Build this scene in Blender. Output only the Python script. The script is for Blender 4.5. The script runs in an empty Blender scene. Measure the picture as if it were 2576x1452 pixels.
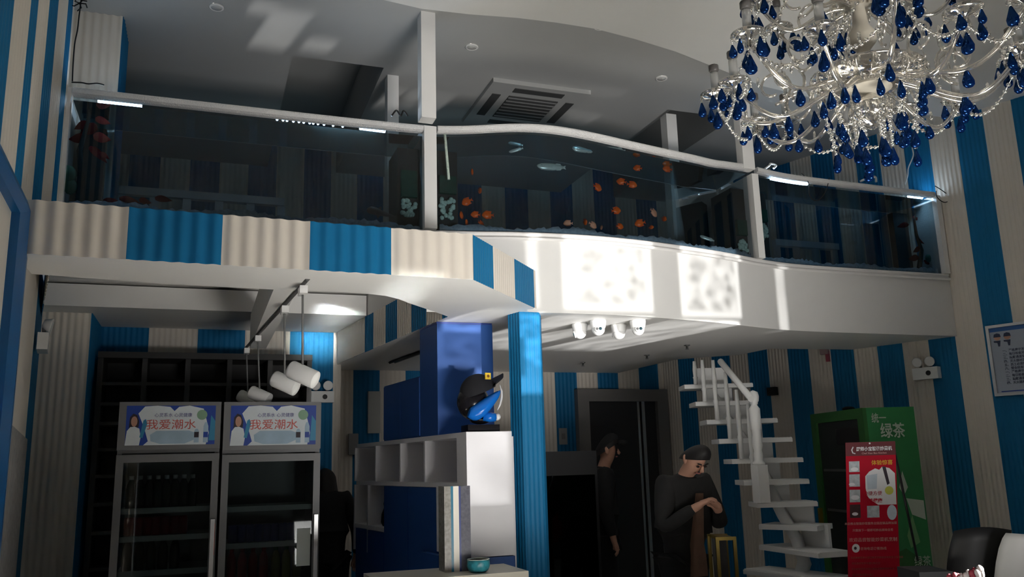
import bpy, bmesh, math, random
from mathutils import Vector, Matrix
random.seed(7)
V = Vector
sc = bpy.context.scene
C = sc.collection

# ------------------------------------------------------------------ camera (solved from the photo's vanishing points)
W, H = 2576, 1452
CX, CY, FPX = 1288.0, 726.0, 2141.0
EYE = V((0, 0, 1.55))
up = V((1000 - CX, -9640 - CY, FPX)).normalized()
dep = V((500 - CX, 1190 - CY, FPX))
dep = (dep - up * dep.dot(up)).normalized()
rt = dep.cross(up)
if rt.x < 0:
    rt = -rt
RM = Matrix((rt, dep, up))                     # camera axes (x right, y down, z forward) -> room axes
cd = bpy.data.cameras.new('camera')
cam = bpy.data.objects.new('camera', cd)
C.objects.link(cam)
cd.sensor_width = 36
cd.lens = 36 * FPX / W
cd.clip_start = 0.05
M3 = Matrix((RM @ V((1, 0, 0)), RM @ V((0, -1, 0)), RM @ V((0, 0, -1)))).transposed()
cam.matrix_world = Matrix.Translation(EYE) @ M3.to_4x4()
sc.camera = cam

def ray(x, y):
    return RM @ V((x - CX, y - CY, FPX))
def ay(x, y, Y):                               # photo measurement -> point on the plane y = Y
    r = ray(x, y); return EYE + r * ((Y - EYE.y) / r.y)
def az(x, y, Z):
    r = ray(x, y); return EYE + r * ((Z - EYE.z) / r.z)
def ax(x, y, X):
    r = ray(x, y); return EYE + r * ((X - EYE.x) / r.x)
def ad(x, y, d):                               # at d metres along the lens axis
    return EYE + ray(x, y) * (d / FPX)
def apl(x, y, P, N):
    r = ray(x, y); return EYE + r * ((V(P) - EYE).dot(N) / r.dot(N))

# ------------------------------------------------------------------ world, suns, exposure
wd = bpy.data.worlds.new('sky'); sc.world = wd; wd.use_nodes = True
wn = wd.node_tree.nodes
wn['Background'].inputs[0].default_value = (0.80, 0.90, 1.0, 1)
wn['Background'].inputs[1].default_value = 1.0
sc.view_settings.view_transform = 'Standard'
sc.view_settings.look = 'None'
sc.view_settings.exposure = 0.0
sc.view_settings.gamma = 1.0
sc.view_settings.use_curve_mapping = False
sc.cycles.use_denoising = True
sc.cycles.sample_clamp_indirect = 60.0
sc.cycles.max_bounces = 8
sc.cycles.diffuse_bounces = 5
sc.cycles.transparent_max_bounces = 24
sc.cycles.caustics_reflective = False
sc.cycles.caustics_refractive = False

SUN_AZ, SUN_EL = math.radians(-13.1), math.radians(12.0)
SDIR = V((math.sin(SUN_AZ) * math.cos(SUN_EL), math.cos(SUN_AZ) * math.cos(SUN_EL), math.sin(SUN_EL)))
def sun(name, d, e, ang, col):
    l = bpy.data.lights.new(name, 'SUN'); l.energy = e; l.angle = ang; l.color = col
    o = bpy.data.objects.new(name, l); C.objects.link(o)
    o.rotation_euler = V(d).to_track_quat('-Z', 'Y').to_euler(); o.location = V((0, -6, 6)) - V(d)
    return o
# low winter sun glancing up off the wet forecourt, and an added sun through an unseen side opening onto the bounce table
sun('sun_off_forecourt', SDIR, 8.4, math.radians(0.4), (1, 0.985, 0.96))
S1 = V((-0.85, 0.25, -0.38)).normalized()
sun('sun_through_side_window', S1, 102.0, math.radians(0.6), (1, 0.96, 0.90))

def area(name, p, to, sx, sy, e, spread, col):
    l = bpy.data.lights.new(name, 'AREA'); l.shape = 'RECTANGLE'; l.size = sx; l.size_y = sy; l.energy = e; l.spread = math.radians(spread); l.color = col
    o = bpy.data.objects.new(name, l); C.objects.link(o); o.location = p
    o.rotation_euler = (V(to) - V(p)).to_track_quat('-Z', 'Y').to_euler()
# added area lamp standing in for low glare, lifts the canopy and fascia
area('shopfront_glare', (2.25, -0.80, 0.60), (2.25, 5.0, 3.35), 1.8, 0.8, 28, 50, (1, 0.98, 0.95))

# two added narrow lamps throw glints under the canopy onto the beam and the wall at the back of the bar
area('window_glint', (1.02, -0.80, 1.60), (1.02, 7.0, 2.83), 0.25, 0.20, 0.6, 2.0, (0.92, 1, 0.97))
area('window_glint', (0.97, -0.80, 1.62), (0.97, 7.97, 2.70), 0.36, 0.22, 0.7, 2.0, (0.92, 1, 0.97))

# ------------------------------------------------------------------ materials
MAT = {}
def mat(name, col, rough=0.6, metal=0.0, spec=0.4, noise=0.0, nscale=8.0, emit=None, estr=1.0, bump=0.0, bscale=60.0):
    if name in MAT:
        return MAT[name]
    m = bpy.data.materials.new(name); m.use_nodes = True
    nt = m.node_tree; b = nt.nodes['Principled BSDF']
    b.inputs['Roughness'].default_value = rough
    b.inputs['Metallic'].default_value = metal
    b.inputs['Specular IOR Level'].default_value = spec
    c4 = (col[0], col[1], col[2], 1)
    tc = nt.nodes.new('ShaderNodeTexCoord')
    n = nt.nodes.new('ShaderNodeTexNoise'); n.inputs['Scale'].default_value = nscale; n.inputs['Detail'].default_value = 4
    nt.links.new(tc.outputs['Object'], n.inputs['Vector'])
    rmp = nt.nodes.new('ShaderNodeMix'); rmp.data_type = 'RGBA'
    k = noise if noise else 0.03
    rmp.inputs[6].default_value = (col[0] * (1 - k), col[1] * (1 - k), col[2] * (1 - k), 1)
    rmp.inputs[7].default_value = (min(1, col[0] * (1 + k)), min(1, col[1] * (1 + k)), min(1, col[2] * (1 + k)), 1)
    nt.links.new(n.outputs['Fac'], rmp.inputs[0])
    nt.links.new(rmp.outputs[2], b.inputs['Base Color'])
    if bump:
        n2 = nt.nodes.new('ShaderNodeTexNoise'); n2.inputs['Scale'].default_value = bscale
        nt.links.new(tc.outputs['Object'], n2.inputs['Vector'])
        bp = nt.nodes.new('ShaderNodeBump'); bp.inputs['Strength'].default_value = bump; bp.inputs['Distance'].default_value = 0.01
        nt.links.new(n2.outputs['Fac'], bp.inputs['Height']); nt.links.new(bp.outputs[0], b.inputs['Normal'])
    if emit:
        b.inputs['Emission Color'].default_value = (*emit, 1)
        b.inputs['Emission Strength'].default_value = estr
    MAT[name] = m
    return m

def glassmat(name, tint, gloss=0.04, rough=0.02, gcol=(1, 1, 1)):
    if name in MAT:
        return MAT[name]
    m = bpy.data.materials.new(name); m.use_nodes = True
    nt = m.node_tree; nt.nodes.clear()
    out = nt.nodes.new('ShaderNodeOutputMaterial')
    t = nt.nodes.new('ShaderNodeBsdfTransparent'); t.inputs[0].default_value = (*tint, 1)
    g = nt.nodes.new('ShaderNodeBsdfGlossy'); g.inputs['Roughness'].default_value = rough; g.inputs[0].default_value = (*gcol, 1)
    lw = nt.nodes.new('ShaderNodeFresnel'); lw.inputs['IOR'].default_value = 1.33
    ma = nt.nodes.new('ShaderNodeMath'); ma.operation = 'ADD'; ma.use_clamp = True; ma.inputs[1].default_value = gloss
    nt.links.new(lw.outputs[0], ma.inputs[0])
    mx = nt.nodes.new('ShaderNodeMixShader')
    nt.links.new(ma.outputs[0], mx.inputs[0]); nt.links.new(t.outputs[0], mx.inputs[1]); nt.links.new(g.outputs[0], mx.inputs[2])
    nt.links.new(mx.outputs[0], out.inputs[0])
    MAT[name] = m
    return m

def crystalmat(name, col, tmix, rough=0.06, diff=0.0, gl=None):
    m = bpy.data.materials.new(name); m.use_nodes = True
    nt = m.node_tree; nt.nodes.clear()
    out = nt.nodes.new('ShaderNodeOutputMaterial')
    t = nt.nodes.new('ShaderNodeBsdfTransparent'); t.inputs[0].default_value = (*col, 1)
    g = nt.nodes.new('ShaderNodeBsdfGlossy'); g.inputs['Roughness'].default_value = rough
    g.inputs[0].default_value = (*(gl or [0.45 + 0.5 * c for c in col]), 1)
    d = nt.nodes.new('ShaderNodeBsdfDiffuse'); d.inputs[0].default_value = (*col, 1)
    m1 = nt.nodes.new('ShaderNodeMixShader'); m1.inputs[0].default_value = diff
    nt.links.new(g.outputs[0], m1.inputs[1]); nt.links.new(d.outputs[0], m1.inputs[2])
    m2 = nt.nodes.new('ShaderNodeMixShader'); m2.inputs[0].default_value = tmix
    nt.links.new(m1.outputs[0], m2.inputs[1]); nt.links.new(t.outputs[0], m2.inputs[2])
    nt.links.new(m2.outputs[0], out.inputs[0])
    MAT[name] = m
    return m

WHITE = mat('white_paint', (0.80, 0.79, 0.77), 0.55, noise=0.02)
CREAM = mat('cream_paint', (0.76, 0.70, 0.62), 0.5, noise=0.03)
BLUE = mat('blue_paint', (0.010, 0.165, 0.36), 0.5, spec=0.18, noise=0.08)
CEILW = mat('ceiling_paint', (0.74, 0.73, 0.70), 0.7, noise=0.02)
TRIMW = mat('white_trim', (0.80, 0.78, 0.76), 0.35, bump=0.15, bscale=90)
FLOORM = mat('floor_tile', (0.72, 0.69, 0.64), 0.25, noise=0.05, nscale=3)
DKFRAME = mat('dark_frame', (0.035, 0.033, 0.032), 0.4)
BLACK = mat('black_plastic', (0.010, 0.010, 0.011), 0.45)
BLACKCLOTH = mat('black_cloth', (0.012, 0.012, 0.013), 0.9, noise=0.3, nscale=30)
GREYM = mat('grey_metal', (0.22, 0.22, 0.22), 0.4, 0.2)
STEEL = mat('brushed_steel', (0.6, 0.6, 0.6), 0.25, 1.0)
WPLAST = mat('white_plastic', (0.82, 0.82, 0.81), 0.35)
CABBLUE = mat('cabinet_blue', (0.020, 0.080, 0.29), 0.4, spec=0.3, noise=0.04)
CABWHITE = mat('cabinet_white', (0.74, 0.73, 0.76), 0.4)
SKIN = mat('skin', (0.55, 0.30, 0.21), 0.55, noise=0.06, nscale=20)
HAIR = mat('black_hair', (0.012, 0.010, 0.010), 0.6)
TANKGLASS = glassmat('aquarium_glass', (0.47, 0.57, 0.62), 0.015)
BACKGLASS = glassmat('aquarium_back_glass', (0.58, 0.68, 0.74), 0.0)
CLEARGLASS = glassmat('clear_glass', (0.86, 0.9, 0.89), 0.03)

# ------------------------------------------------------------------ mesh builder
WL = {}
class MB:
    def __init__(s): s.v = []; s.f = []; s.m = []; s.sm = []
    def face(s, pts, mi=0, smooth=False):
        b = len(s.v); s.v += [V(p) for p in pts]; s.f.append(tuple(range(b, b + len(pts)))); s.m.append(mi); s.sm.append(smooth)
        return s
    def grid(s, rows, mi=0, closed=False, smooth=True, mif=None):
        b = len(s.v); n = len(rows[0])
        for r in rows: s.v += [V(p) for p in r]
        for i in range(len(rows) - 1):
            for j in range(n if closed else n - 1):
                j2 = (j + 1) % n
                s.f.append((b + i * n + j, b + i * n + j2, b + (i + 1) * n + j2, b + (i + 1) * n + j))
                s.m.append(mif(i, j) if mif else mi); s.sm.append(smooth)
        return s
    def hexa(s, p, mi=0):                       # 8 points: bottom ring 0-3, top ring 4-7
        b = len(s.v); s.v += [V(q) for q in p]
        for q in ((3, 2, 1, 0), (4, 5, 6, 7), (0, 1, 5, 4), (1, 2, 6, 5), (2, 3, 7, 6), (3, 0, 4, 7)):
            s.f.append(tuple(b + k for k in q)); s.m.append(mi); s.sm.append(False)
        return s
    def box(s, x0, x1, y0, y1, z0, z1, mi=0):
        return s.hexa([(x0, y0, z0), (x1, y0, z0), (x1, y1, z0), (x0, y1, z0), (x0, y0, z1), (x1, y0, z1), (x1, y1, z1), (x0, y1, z1)], mi)
    def fbox(s, F, a0, a1, h0, h1, b0, b1, mi=0):
        return s.hexa([F(a0, h0, b1), F(a1, h0, b1), F(a1, h0, b0), F(a0, h0, b0), F(a0, h1, b1), F(a1, h1, b1), F(a1, h1, b0), F(a0, h1, b0)], mi)
    def prism(s, poly, z0, z1, mi=0, cap=True, bot=True):
        n = len(poly)
        s.grid([[(p[0], p[1], z0) for p in poly], [(p[0], p[1], z1) for p in poly]], mi, True, False)
        if cap: s.face([(p[0], p[1], z1) for p in poly], mi)
        if bot: s.face([(p[0], p[1], z0) for p in reversed(poly)], mi)
        return s
    def tube(s, path, r, seg=8, mi=0, cap=True):
        path = [V(p) for p in path]; rows = []; prev = None
        for i, p in enumerate(path):
            t = (path[min(i + 1, len(path) - 1)] - path[max(i - 1, 0)])
            if t.length < 1e-9: t = V((0, 0, 1))
            t.normalize()
            if prev is None:
                a = t.cross(V((0, 0, 1)))
                if a.length < 0.05: a = t.cross(V((1, 0, 0)))
            else:
                a = prev - t * prev.dot(t)
                if a.length < 1e-6: a = t.orthogonal()
            a.normalize(); prev = a; c = t.cross(a)
            rr = r[i] if isinstance(r, (list, tuple)) else r
            rows.append([p + (a * math.cos(2 * math.pi * k / seg) + c * math.sin(2 * math.pi * k / seg)) * rr for k in range(seg)])
        s.grid(rows, mi, True, True)
        if cap: s.face(list(reversed(rows[0])), mi); s.face(rows[-1], mi)
        return s
    def lathe(s, prof, c=(0, 0, 0), seg=16, mi=0, axis=None, sx=1, sy=1):
        c = V(c); q = V((0, 0, 1)).rotation_difference(V(axis).normalized()) if axis is not None else None
        rows = []
        for r, h in prof:
            row = []
            for k in range(seg):
                a = 2 * math.pi * k / seg
                p = V((r * math.cos(a) * sx, r * math.sin(a) * sy, h))
                row.append(c + (q @ p if q else p))
            rows.append(row)
        s.grid(rows, mi, True, True)
        if prof[0][0] > 1e-5: s.face(list(reversed(rows[0])), mi)
        if prof[-1][0] > 1e-5: s.face(rows[-1], mi)
        return s
    def ball(s, c, r, seg=12, rings=8, mi=0, sc3=(1, 1, 1), rot=None):
        rows = []
        for i in range(rings + 1):
            t = math.pi * i / rings
            row = []
            for k in range(seg):
                a = 2 * math.pi * k / seg
                p = V((r * math.sin(t) * math.cos(a) * sc3[0], r * math.sin(t) * math.sin(a) * sc3[1], -r * math.cos(t) * sc3[2]))
                if rot: p = rot @ p
                row.append(V(c) + p)
            rows.append(row)
        return s.grid(rows, mi, True, True)
    def build(s, name, mats, parent=None, local=False, origin=None):
        me = bpy.data.meshes.new(name)
        if not isinstance(mats, (list, tuple)): mats = [mats]
        if local: org = V((0, 0, 0))
        elif parent is not None: org = WL[parent.name]
        elif origin is not None: org = V(origin)
        else:
            xs = [p.x for p in s.v]; ys = [p.y for p in s.v]; zs = [p.z for p in s.v]
            org = V(((min(xs) + max(xs)) / 2, (min(ys) + max(ys)) / 2, min(zs)))
        me.from_pydata([tuple(p - org) for p in s.v], [], s.f)
        for m in mats: me.materials.append(m)
        me.polygons.foreach_set('material_index', s.m); me.polygons.foreach_set('use_smooth', s.sm)
        bm = bmesh.new(); bm.from_mesh(me)
        bmesh.ops.remove_doubles(bm, verts=bm.verts, dist=1e-5)
        bmesh.ops.recalc_face_normals(bm, faces=bm.faces)
        bm.to_mesh(me); bm.free(); me.update()
        o = bpy.data.objects.new(name, me); C.objects.link(o)
        if parent is not None:
            o.parent = parent; WL[o.name] = V(org) if not local else V(WL.get(parent.name, (0, 0, 0)))
            if local: o.location = (0, 0, 0)
        else:
            o.location = org; WL[o.name] = V(org)
        return o

def tag(o, label, cat, group=None, kind=None):
    o['label'] = label; o['category'] = cat
    if group: o['group'] = group
    if kind: o['kind'] = kind
    return o
def thing(name, label, cat, loc, group=None):
    o = bpy.data.objects.new(name, None); C.objects.link(o); o.location = loc; o.empty_display_size = 0.05
    WL[o.name] = V(loc)
    return tag(o, label, cat, group)
def struct(o):
    o['kind'] = 'structure'; return o
def copy_tree(o, parent=None):
    c = o.copy(); C.objects.link(c)
    if parent is not None: c.parent = parent
    for ch in list(o.children): copy_tree(ch, c)
    return c
def frame(O, u):                                # upright panel frame: a along u, h up, b out towards the viewer
    O = V(O); u = V((u[0], u[1], 0)).normalized(); n = V((u.y, -u.x, 0))
    def F(a, h, b=0.0): return O + u * a + V((0, 0, h)) + n * b
    F.u = u; F.n = n; F.O = O
    return F
def lettering(name, txt, F, a, h, size, m, parent, b=0.002, align='CENTER', squash=1.0, bold=0.0, tilt=0.0):
    cu = bpy.data.curves.new(name, 'FONT'); cu.body = txt; cu.size = size; cu.align_x = align; cu.align_y = 'CENTER'
    cu.extrude = 0.0006; cu.offset = bold; cu.resolution_u = 3
    t = bpy.data.objects.new(name + '_c', cu); C.objects.link(t)
    bpy.context.view_layer.update()
    me = bpy.data.meshes.new_from_object(t.evaluated_get(bpy.context.evaluated_depsgraph_get()))
    bpy.data.objects.remove(t); bpy.data.curves.remove(cu)
    Mx = Matrix((F.u * squash, getattr(F, "v", V((0, 0, 1))), F.n)).transposed().to_4x4()
    Mx = Matrix.Translation(F(a, h, b) - WL[parent.name]) @ Mx @ Matrix.Rotation(tilt, 4, 'Z')
    me.transform(Mx); me.materials.clear(); me.materials.append(m)
    o = bpy.data.objects.new(name, me); C.objects.link(o); o.parent = parent; WL[o.name] = WL[parent.name]
    return o
def disc(mb, F, a, h, ra, rh, b, mi=0, seg=20):
    return mb.face([F(a + ra * math.cos(2 * math.pi * k / seg), h + rh * math.sin(2 * math.pi * k / seg), b) for k in range(seg)], mi)
def poly(mb, F, pts, b, mi=0):
    return mb.face([F(a, h, b) for a, h in pts], mi)
# ------------------------------------------------------------------ setting
PTS = [(-0.85, 5.12), (1.25, 5.12), (1.55, 5.09), (1.85, 5.03), (2.15, 4.995), (2.45, 4.985), (2.75, 5.01), (3.05, 5.06), (3.35, 5.12),
       (3.65, 5.20), (3.85, 5.265), (4.05, 5.32), (4.3, 5.365), (4.7, 5.38), (5.95, 5.38)]
def pth(X):
    P = PTS
    for i in range(len(P) - 1):
        if X <= P[i + 1][0] or i == len(P) - 2:
            x0, y0 = P[i]; x1, y1 = P[i + 1]
            m0 = (y1 - P[i - 1][1]) / (x1 - P[i - 1][0]) if i else 0.0
            m1 = (P[i + 2][1] - y0) / (P[i + 2][0] - x0) if i + 2 < len(P) else 0.0
            h = x1 - x0; t = (X - x0) / h
            return ((2 * t**3 - 3 * t**2 + 1) * y0 + (t**3 - 2 * t**2 + t) * h * m0 + (-2 * t**3 + 3 * t**2) * y1 + (t**3 - t**2) * h * m1)
def xs(a, b, st=0.06):
    n = max(1, int(round((b - a) / st))); return [a + (b - a) * i / n for i in range(n + 1)]
def XR(D): return 5.93 - 0.36 * (D - 5.40)     # right wall line
def XL(D): return -0.80 if D < 5.05 else -0.80 - 0.178 * (D - 5.05)
ZB, ZT, SOF = 3.03, 3.72, 2.50                  # aquarium bottom, rail, lower soffit

def corr(name, pts, z0, z1, tog, first, period, amp, side=1, parent=None, z1f=None):
    """ribbed cladding along a ground line; tog = distances where the paint changes between cream (0) and blue (1)"""
    cum = [0]
    for a, b in zip(pts, pts[1:]): cum.append(cum[-1] + (V(b) - V(a)).length)
    L = cum[-1]; ss = sorted(set([round(i * period / 8, 4) for i in range(int(L / period * 8) + 1)] + [round(t, 4) for t in tog if 0 < t < L] + [round(c, 4) for c in cum]))
    ss = [s for i, s in enumerate(ss) if i == 0 or s - ss[i - 1] > 0.0008]
    lo, hi = [], []
    for s in ss:
        k = 0
        while k < len(cum) - 2 and s > cum[k + 1]: k += 1
        a, b = V(pts[k]), V(pts[k + 1]); t = (s - cum[k]) / (cum[k + 1] - cum[k]); d = (b - a).normalized()
        n = V((d.y, -d.x)) * side
        p = a + (b - a) * t + n * amp * (0.5 + 0.5 * math.cos(2 * math.pi * s / period))
        lo.append((p.x, p.y, z0)); hi.append((p.x, p.y, z1))
    def mif(i, j):
        s = (ss[j] + ss[j + 1]) / 2; c = first
        for t in tog:
            if s > t: c = 1 - c
        return c
    return MB().grid([lo, hi], 0, False, True, mif).build(name, [CREAM, BLUE], parent)

# floor
struct(MB().box(-2.0, 8.6, -0.9, 8.7, -0.12, 0.0).build('floor', FLOORM))

# --- left wall: cream and blue ribbed stripes
Lp = [(-0.80, -0.9), (-0.80, 5.05), (XL(7.3), 7.3), (XL(8.3), 8.3)]
togL = []
for a, b in ((1.2, 1.45), (1.75, 2.0), (2.3, 2.55), (2.85, 3.1), (3.44, 3.68), (3.96, 4.13), (4.38, 4.59), (4.88, 5.02), (6.62, 7.2)):
    togL += [a + 0.9, b + 0.9]
struct(corr('wall_left', Lp, 2.735, 4.6, togL, 0, 0.05, 0.008))
def XLL(D): return -0.80 - 0.1265 * (D - 4.2) if D > 4.2 else -0.80
struct(corr('wall_left', [(-0.812, -0.9), (-0.812, 4.2), (XLL(7.3), 7.3), (XLL(8.3), 8.3)], 0.0, 2.985, togL[:10] + [5.1 + (6.35 - 4.2) * 1.008, 5.1 + 3.13], 0, 0.05, 0.006))
# grey stone cladding at its foot
STONE = mat('grey_stone', (0.30, 0.29, 0.28), 0.75, noise=0.5, nscale=26, bump=0.5, bscale=40)
y0, y1, zs_ = 4.3, 6.0, 1.78
struct(MB().hexa([(XLL(y0) - .01, y0, 0), (XLL(y0) + .03, y0, 0), (XLL(y1) + .03, y1, 0), (XLL(y1) - .01, y1, 0), (XLL(y0) - .01, y0, zs_), (XLL(y0) + .03, y0, zs_), (XLL(y1) + .03, y1, zs_), (XLL(y1) - .01, y1, zs_)]).build('trim_1', STONE))

# --- right wall
RWP, RWN = V((5.93, 5.40, 0)), V((1, 0.36, 0)).normalized()
def rw(x, y): return apl(x, y, RWP, RWN)
RD = V((XR(-0.9), -0.9)); RE = V((XR(8.5), 8.5)); RDIR = (RE - RD).normalized()
def rws(x, y): p = rw(x, y); return (V((p.x, p.y)) - RD).dot(RDIR)
togR = []
s0 = rws(2554, 850); w_ = (rws(2206, 866) - s0) / 5.0
k = s0 - 2 * w_ * 6
while k < (RE - RD).length: togR.append(k); k += w_
wl_first = 0
n0 = int(round((s0 - togR[0]) / w_))
# an unseen side opening, added to let the bounce sun in, splits the wall ahead of the photo's edge
SW0, SW1, SZ0, SZ1 = 1.95, 3.20, 2.96, 3.72      # along-wall distances and heights of that opening
def subwall(a, b, z0, z1, nm):
    A = RD + RDIR * a; B = RD + RDIR * b
    tg = [t - a for t in togR if a < t < b]
    nb = len([t for t in togR if t <= a]); first = (nb + 0) % 2
    # side: viewer is on the left of the direction of travel
    return corr(nm, [tuple(A), tuple(B)], z0, z1, tg, first, 0.036, 0.005, side=-1)
TOTR = (RE - RD).length
struct(subwall(0, SW0, 0, 4.6, 'wall_right')); struct(subwall(SW1, TOTR, 0, 4.6, 'wall_right'))
struct(subwall(SW0, SW1, 0, SZ0, 'wall_right')); struct(subwall(SW0, SW1, SZ1, 4.6, 'wall_right'))
FR_ = frame((RD.x, RD.y, 0), (RDIR.x, RDIR.y))
mb = MB()
for a0, a1, h0, h1 in ((SW0, SW1, SZ0, SZ0 + .05), (SW0, SW1, SZ1 - .05, SZ1), (SW0, SW0 + .05, SZ0, SZ1), (SW1 - .05, SW1, SZ0, SZ1), ((SW0 + SW1) / 2 - .025, (SW0 + SW1) / 2 + .025, SZ0, SZ1)):
    mb.fbox(FR_, a0, a1, h0, h1, -0.05, 0.05)
w1 = struct(mb.build('window_1', TRIMW))
mb = MB().face([FR_(SW0, SZ0), FR_(SW1, SZ0), FR_(SW1, SZ1), FR_(SW0, SZ1)])
PANE = glassmat('window_pane', (0.95, 0.97, 0.97), 0.0)
mb.build('pane', PANE, w1)

# --- shop front behind the viewer: solid wall, its openings shaped to throw the light patches
FY = -0.9
def back(p):                                    # follow the glancing light back to the shop front
    t = (FY - p.y) / SDIR.y; q = p + SDIR * t; return (q.x, q.z)
openings = []
def op(pts, mask):
    q = [back(p) for p in pts]; X = [a for a, b in q]; Z = [b for a, b in q]
    openings.append((min(X), max(X), max(0.03, min(Z)), min(4.3, max(Z)), mask))
op([ay(1412, 612, 5.0), ay(1640, 608, 5.0), V((2.5, 5.0, 2.53))], 1)
op([ay(1692, 616, 5.12), ay(1856, 625, 5.2), V((3.4, 5.1, 2.53))], 1)
op([ay(1328, 590, 5.0), ay(1352, 590, 5.0), V((2.0, 4.98, 2.53))], 0)
op([V((2.19, 5.0, 2.49)), V((2.87, 5.0, 2.49)), V((2.5, 5.0, 2.13))], 4)
op([V((3.04, 5.06, 2.49)), V((3.70, 5.06, 2.49)), V((3.4, 5.06, 2.15))], 4)
op([V((1.60, 5.0, 2.49)), V((2.06, 5.0, 2.16))], 4)
op([ay(1948, 670, 5.34), ay(1978, 840, 5.38)], 0)
op([ay(1150, 1088, 5.0), ay(1286, 1400, 5.0)], 2)
op([ay(1104, 832, 5.38), ay(1240, 930, 5.38)], 0)
op([ay(892, 748, 7.0), ay(968, 795, 7.0)], 3)
op([ay(840, 834, 7.97), ay(905, 884, 7.97)], 3)
op([az(692, 20, 4.45), az(720, 125, 4.45)], 3)
op([az(780, 95, 4.45), az(830, 130, 4.45)], 3)
op([az(640, 2, 4.45), az(690, 35, 4.45)], 3)
op([az(985, 228, 4.455), az(1090, 285, 4.455)], 1)
op([az(1000, 168, 4.455), az(1120, 182, 4.455)], 0)
op([az(1480, 225, 4.455), az(1565, 240, 4.455)], 0)
op([az(1410, 285, 4.455), az(1480, 310, 4.455)], 1)
bx = sorted(set([-0.80, 8.3] + [o[0] for o in openings] + [o[1] for o in openings]))
bz = sorted(set([0.0, 4.6] + [o[2] for o in openings] + [o[3] for o in openings]))
mb = MB()
for i in range(len(bx) - 1):
    for j in range(len(bz) - 1):
        mx_, mz_ = (bx[i] + bx[i + 1]) / 2, (bz[j] + bz[j + 1]) / 2
        if not any(o[0] < mx_ < o[1] and o[2] < mz_ < o[3] for o in openings):
            mb.face([(bx[i], FY, bz[j]), (bx[i + 1], FY, bz[j]), (bx[i + 1], FY, bz[j + 1]), (bx[i], FY, bz[j + 1])])
struct(mb.build('wall_front', mat('shopfront_grey', (.16, .16, .17), .7)))
# unseen panes with an added pattern that mottles the light patches
def light_mask_mat(name, sc_, lo, hi, edge=None, stretch=1.0):
    m = bpy.data.materials.new(name); m.use_nodes = True; nt = m.node_tree; nt.nodes.clear(); L = nt.links.new
    out = nt.nodes.new('ShaderNodeOutputMaterial'); t = nt.nodes.new('ShaderNodeBsdfTransparent')
    tc = nt.nodes.new('ShaderNodeTexCoord'); mp = nt.nodes.new('ShaderNodeMapping'); mp.inputs['Scale'].default_value = (1, 1, stretch)
    L(tc.outputs['Object'], mp.inputs['Vector'])
    n = nt.nodes.new('ShaderNodeTexVoronoi'); n.feature = 'SMOOTH_F1'; n.inputs['Scale'].default_value = sc_
    n2 = nt.nodes.new('ShaderNodeTexNoise'); n2.inputs['Scale'].default_value = sc_ * 0.6; n2.inputs['Detail'].default_value = 3
    a = nt.nodes.new('ShaderNodeMath'); a.operation = 'ADD'
    r = nt.nodes.new('ShaderNodeMapRange'); r.inputs[1].default_value = 0.55; r.inputs[2].default_value = 1.15; r.inputs[3].default_value = lo; r.inputs[4].default_value = hi
    L(mp.outputs[0], n.inputs['Vector']); L(mp.outputs[0], n2.inputs['Vector'])
    L(n.outputs['Distance'], a.inputs[0]); L(n2.outputs['Fac'], a.inputs[1]); L(a.outputs[0], r.inputs[0])
    val = r.outputs[0]
    if edge:                                    # clear rim added to brighten the border of the light patch
        sp = nt.nodes.new('ShaderNodeSeparateXYZ'); L(tc.outputs['Generated'], sp.inputs[0]); parts = []
        for k in (0, 2):
            s1 = nt.nodes.new('ShaderNodeMath'); s1.operation = 'SUBTRACT'; L(sp.outputs[k], s1.inputs[0]); s1.inputs[1].default_value = 0.5
            s2 = nt.nodes.new('ShaderNodeMath'); s2.operation = 'ABSOLUTE'; L(s1.outputs[0], s2.inputs[0]); parts.append(s2.outputs[0])
        mx = nt.nodes.new('ShaderNodeMath'); mx.operation = 'MAXIMUM'; L(parts[0], mx.inputs[0]); L(parts[1], mx.inputs[1])
        rr = nt.nodes.new('ShaderNodeMapRange'); rr.inputs[1].default_value = 0.36; rr.inputs[2].default_value = 0.45; rr.inputs[3].default_value = 0; rr.inputs[4].default_value = edge; L(mx.outputs[0], rr.inputs[0])
        m2 = nt.nodes.new('ShaderNodeMath'); m2.operation = 'MAXIMUM'; L(val, m2.inputs[0]); L(rr.outputs[0], m2.inputs[1]); val = m2.outputs[0]
    L(val, t.inputs[0]); L(t.outputs[0], out.inputs[0])
    return m
LIGHT_MASKS = {0: light_mask_mat('tinted_window_film', 3.0, 0.15, 0.27), 1: light_mask_mat('patterned_window_film', 13.0, 0.02, 0.30, 0.34), 2: light_mask_mat('streaked_window_film', 5.0, 0.05, 0.16),
         3: light_mask_mat('pale_window_film', 6.0, 0.40, 0.60), 4: light_mask_mat('rippled_window_film', 10.0, 0.25, 1.0, None, 3.0)}
wi = 2
for o in openings:
    if True:
        struct(MB().face([(o[0], FY + .01, o[2]), (o[1], FY + .01, o[2]), (o[1], FY + .01, o[3]), (o[0], FY + .01, o[3])]).build('window_%d' % wi, LIGHT_MASKS[o[4]])); wi += 1

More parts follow.
